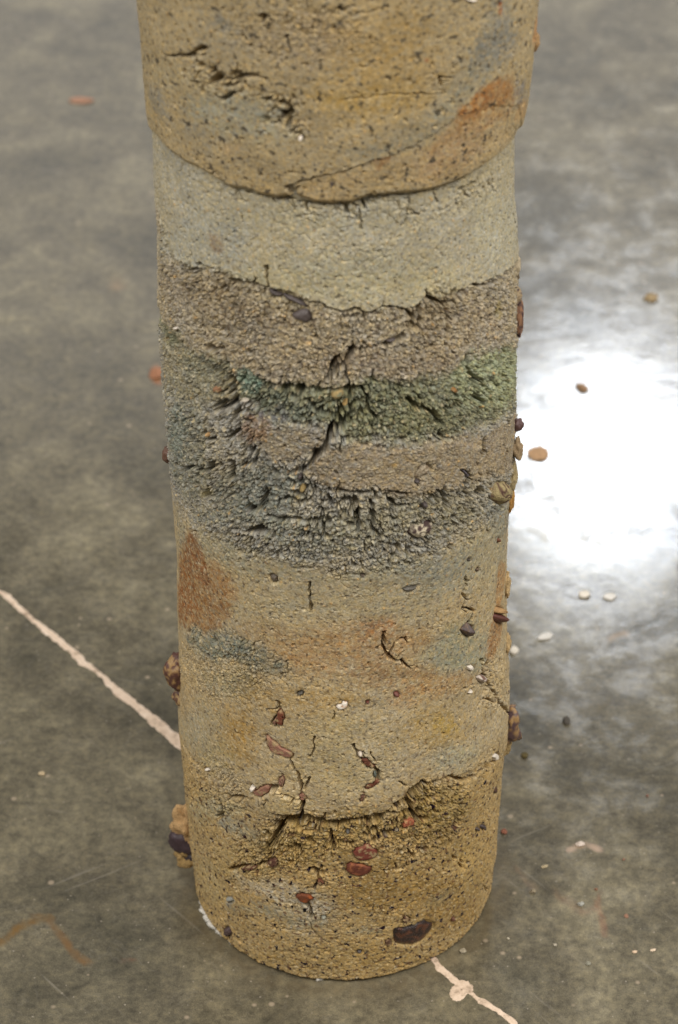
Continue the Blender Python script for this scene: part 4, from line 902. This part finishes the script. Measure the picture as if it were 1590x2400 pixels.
MM = .001
lump('side_nodule', edge_pt('C', 52, 112), (4.2*MM, 5*MM, 5*MM), S(104,74,58), M_STONE, 31, COLUMN)
lump('side_nodule', edge_pt('B', 1507, 742), (3.2*MM, 4*MM, 3.6*MM), S(92,66,62), M_STONE, 32, COLUMN)
lump('side_stone', edge_pt('B', 1507, 318), (3*MM, 6*MM, 13*MM), S(150,112,84), M_CRUST, 33, COLUMN, S(74,56,58), .4)
lump('side_stone', edge_pt('B', 1496, 230), (3.6*MM, 6*MM, 6*MM), S(160,140,110), M_CRUST, 34, COLUMN, S(74,56,58), .3)
lump('side_stone', edge_pt('B', 1490, 105), (4*MM, 6*MM, 6*MM), S(176,160,132), M_CRUST, 35, COLUMN)
lump('side_nodule', edge_pt('D', 90, 218), (8.5*MM, 9*MM, 13*MM), S(92,58,48), M_STONE, 36, COLUMN, S(160,126,80), .40, .22)
lump('side_nodule', edge_pt('D', 122, 318), (8*MM, 7*MM, 8*MM), S(92,60,50), M_STONE, 37, COLUMN, S(164,134,90), .52, .3)
lump('side_nodule', edge_pt('D', 1465, 425), (10*MM, 9*MM, 15*MM), S(88,66,66), M_STONE, 38, COLUMN, S(160,126,82), .45, .35, angular=4)
lump('side_nodule', edge_pt('D', 1452, 292), (3*MM, 4*MM, 3.2*MM), S(92,66,58), M_STONE, 39, COLUMN)
lump('tan_crust', edge_pt('E', 92, 160), (11.5*MM, 8*MM, 17*MM), S(188,152,106), M_CRUST, 40, COLUMN, None, .45, .55, 1.9, angular=3)
lump('tan_crust', edge_pt('E', 100, 262), (9*MM, 7*MM, 10*MM), S(166,136,88), M_CRUST, 41, COLUMN, None, .45, .55, 1.8, 0, .5)
lump('side_nodule', edge_pt('E', 88, 218), (12*MM, 7.5*MM, 9*MM), S(66,50,54), M_STONE, 42, COLUMN, None, .45, .2, 1.4, 0, .6)
lump('side_nodule', edge_pt('E', 128, 262), (8*MM, 8*MM, 7*MM), S(52,42,44), M_STONE, 43, COLUMN, None, .45, .2, 1.4)
lump('side_nodule', edge_pt('A', 1520, 152), (3.5*MM, 4*MM, 5*MM), S(168,134,92), M_CRUST, 44, COLUMN)
lump('side_stone', edge_pt('A', 1519, 85), (2.2*MM, 5*MM, 13*MM), S(172,120,76), M_CRUST, 45, COLUMN)
lump('side_stone', edge_pt('V', 362, 432), (2.4*MM, 4*MM, 8*MM), S(132,116,90), M_CRUST, 46, COLUMN)
lump('tan_crust', edge_pt('C', 1475, 195), (4*MM, 7*MM, 9*MM), S(160,142,104), M_CRUST, 47, COLUMN, None, .45, .4)
lump('tan_crust', edge_pt('C', 1468, 285), (3*MM, 6*MM, 10*MM), S(186,140,78), M_CRUST, 48, COLUMN, None, .45, .4)
lump('tan_crust', edge_pt('C', 1455, 640), (3*MM, 6*MM, 8*MM), S(184,156,112), M_CRUST, 49, COLUMN, None, .45, .4)
lump('tan_crust', edge_pt('D', 1452, 100), (4*MM, 6*MM, 8*MM), S(182,154,110), M_CRUST, 50, COLUMN, None, .45, .4)
lump('tan_crust', edge_pt('D', 1440, 520), (5*MM, 6*MM, 8*MM), S(172,146,100), M_CRUST, 51, COLUMN, None, .45, .4)
lump('side_stone', edge_pt('E', 1392, 320), (1.6*MM, 2*MM, 2*MM), S(110,90,62), M_CRUST, 52, COLUMN)
lump('side_stone', edge_pt('B', 1500, 840), (3.4*MM, 5*MM, 6*MM), S(150,128,98), M_CRUST, 53, COLUMN, None, .45, .5)
# white lime flakes at the foot, left
for i, (x, y, a) in enumerate(((186,512,.0), (200,545,.3), (222,575,.5), (250,600,.6), (300,640,.7), (172,480,.1), (345,672,.8), (660,795,1.5))):
    q = floor_pt('E', [(x, y)])[0]
    lump('lime_flake', (q[0], q[1], .0012), ((3.6 - .3 * i) * MM, (5.5 - .4 * i) * MM, 2.2 * MM), S(206,200,188), M_CRUST, 60 + i, COLUMN, None, .45, .5, 2.0, .6 + a, 0, 3)

def bit(name, fr, x, y, sx, sy, sz, col, label, seed, mat=M_CRUST, col2=None, rotz=0, cat=None, ang=3, grp=None):
    q = floor_pt(fr, [(x, y)])[0]
    o = lump(name, (q[0], q[1], sz * MM * .45), (sx * MM, sy * MM, sz * MM * .7), col, mat, seed, None, col2, .4, .25, 1.3, rotz, 0, 3, 330, ang)
    tag(o, label, cat or name.replace('_', ' '), grp)
G = 'loose bits scattered on the floor'
bit('stone_chip', 'V', 190, 233, 12, 6, 2.5, S(176,134,110), 'long thin pink chip lying alone at upper left of the floor', 71, rotz=.1, grp=G)
bit('brick_crumb', 'V', 361, 866, 6.5, 8, 3.5, S(168,118,88), 'blurred orange crumb on the floor close to the column\'s left edge', 72, M_BRICK, grp=G)
bit('pebble', 'V', 1243, 1051, 8.5, 9.5, 3.5, S(184,148,112), 'large tan pebble in the white glare right of the column', 73, grp=G)
bit('stone_chip', 'V', 1346, 898, 4, 6, 3, S(160,128,98), 'small triangular brown chip in the white glare', 74, rotz=.6, grp=G)
bit('pebble', 'V', 1505, 690, 6.5, 6, 3, S(164,142,108), 'tan pebble above the white glare near the right edge', 75, grp=G)
bit('shell_chip', 'V', 1351, 1376, 4.4, 5, 2, S(226,216,200), 'round white shell chip just below the glare', 76, M_SHELL, grp=G)
bit('shell_chip', 'V', 1410, 1381, 5.5, 4, 1.5, S(220,214,204), 'slanted white shell sliver beside the round shell chip below the glare', 77, M_SHELL, rotz=.5, grp=G)
bit('shell_chip', 'V', 1262, 1472, 7, 3.6, 1.4, S(220,214,204), 'long white shell sliver right of the column', 78, M_SHELL, rotz=.4, grp=G)
bit('pebble', 'V', 1189, 1506, 3.4, 4, 3, S(222,212,196), 'small white pebble touching the column\'s right outline', 79, M_SHELL, grp=G)
bit('pebble', 'V', 1213, 1748, 2.4, 3, 2, S(96,84,52), 'dark olive pebble right of the column\'s white shell chip', 80, grp=G)
bit('pebble', 'V', 1310, 1667, 2.8, 4.4, 2.0, S(82,76,68), 'dark grey pebble right of the big side nodule', 81, grp=G)
bit('brick_crumb', 'V', 1166, 1924, 2.4, 2.6, 2, S(142,92,72), 'red brick crumb against the column\'s lower right edge', 82, M_BRICK, grp=G)
bit('brick_crumb', 'V', 1496, 1840, 1.1, 1.4, .8, S(134,96,78), 'tiny red crumb on bare floor at the right', 83, M_BRICK, grp=G)
bit('shell_chip', 'V', 1340, 1952, 3.4, 2.4, 1.6, S(224,206,190), 'white flake on a pinkish floor mark at lower right', 84, M_SHELL, grp=G)
bit('pebble', 'V', 1343, 2091, 2.4, 1.8, 1.6, S(170,168,158), 'pale grey angular pebble at lower right of the floor', 85, rotz=.4, grp=G)
bit('pebble', 'V', 1231, 2062, 2.2, 2, 1.6, S(150,136,112), 'brownish pebble right of the column foot', 86, grp=G)
bit('stone_chip', 'V', 1260, 2004, 2.6, 1.2, 1, S(184,166,132), 'thin tan splinter above the brownish pebble', 87, rotz=.4, grp=G)
bit('brick_crumb', 'V', 1378, 2056, 1.2, 1.2, .8, S(138,100,76), 'small orange crumb on the reddish floor stain', 88, M_BRICK, grp=G)
bit('pebble', 'V', 1071, 2200, 2.2, 2, 2, S(172,160,136), 'pale pebble by the joint filler in front of the column', 89, grp=G)
bit('stone_chip', 'V', 1468, 2201, 1.8, 1.2, .9, S(226,196,164), 'left one of two tiny pale chips near the right edge', 90, grp=G)
bit('stone_chip', 'V', 1510, 2197, 2.0, 1.0, .9, S(228,204,176), 'right one of two tiny pale chips near the right edge', 91, rotz=.3, grp=G)
bit('pebble', 'V', 1283, 2185, 1.3, 1.2, 1, S(176,166,146), 'tiny pale grain between the pale pebble and the two chips', 92, grp=G)
bit('pebble', 'V', 1360, 2228, 1.7, 1.6, 1.3, S(140,136,120), 'small grey green grain right of the filler spill', 93, grp=G)
bit('pebble', 'V', 98, 1789, 2.4, 2, 1.2, S(198,176,140), 'tiny pale pebble alone on the left floor under the filler line', 94, grp=G)
bit('brick_crumb', 'V', 1442, 1987, 1.0, 1.0, .7, S(146,108,88), 'tiny pinkish red crumb right of the pinkish floor mark', 95, M_BRICK, grp=G)
bit('brick_crumb', 'V', 1448, 2118, 1.4, 1.8, .7, S(150,112,90), 'flat salmon crumb right of the pale grey pebble', 96, M_BRICK, grp=G)
bit('pebble', 'V', 1175, 2170, .9, .9, .8, S(196,184,160), 'single pale grain of sand right of the column front', 97, grp=G)
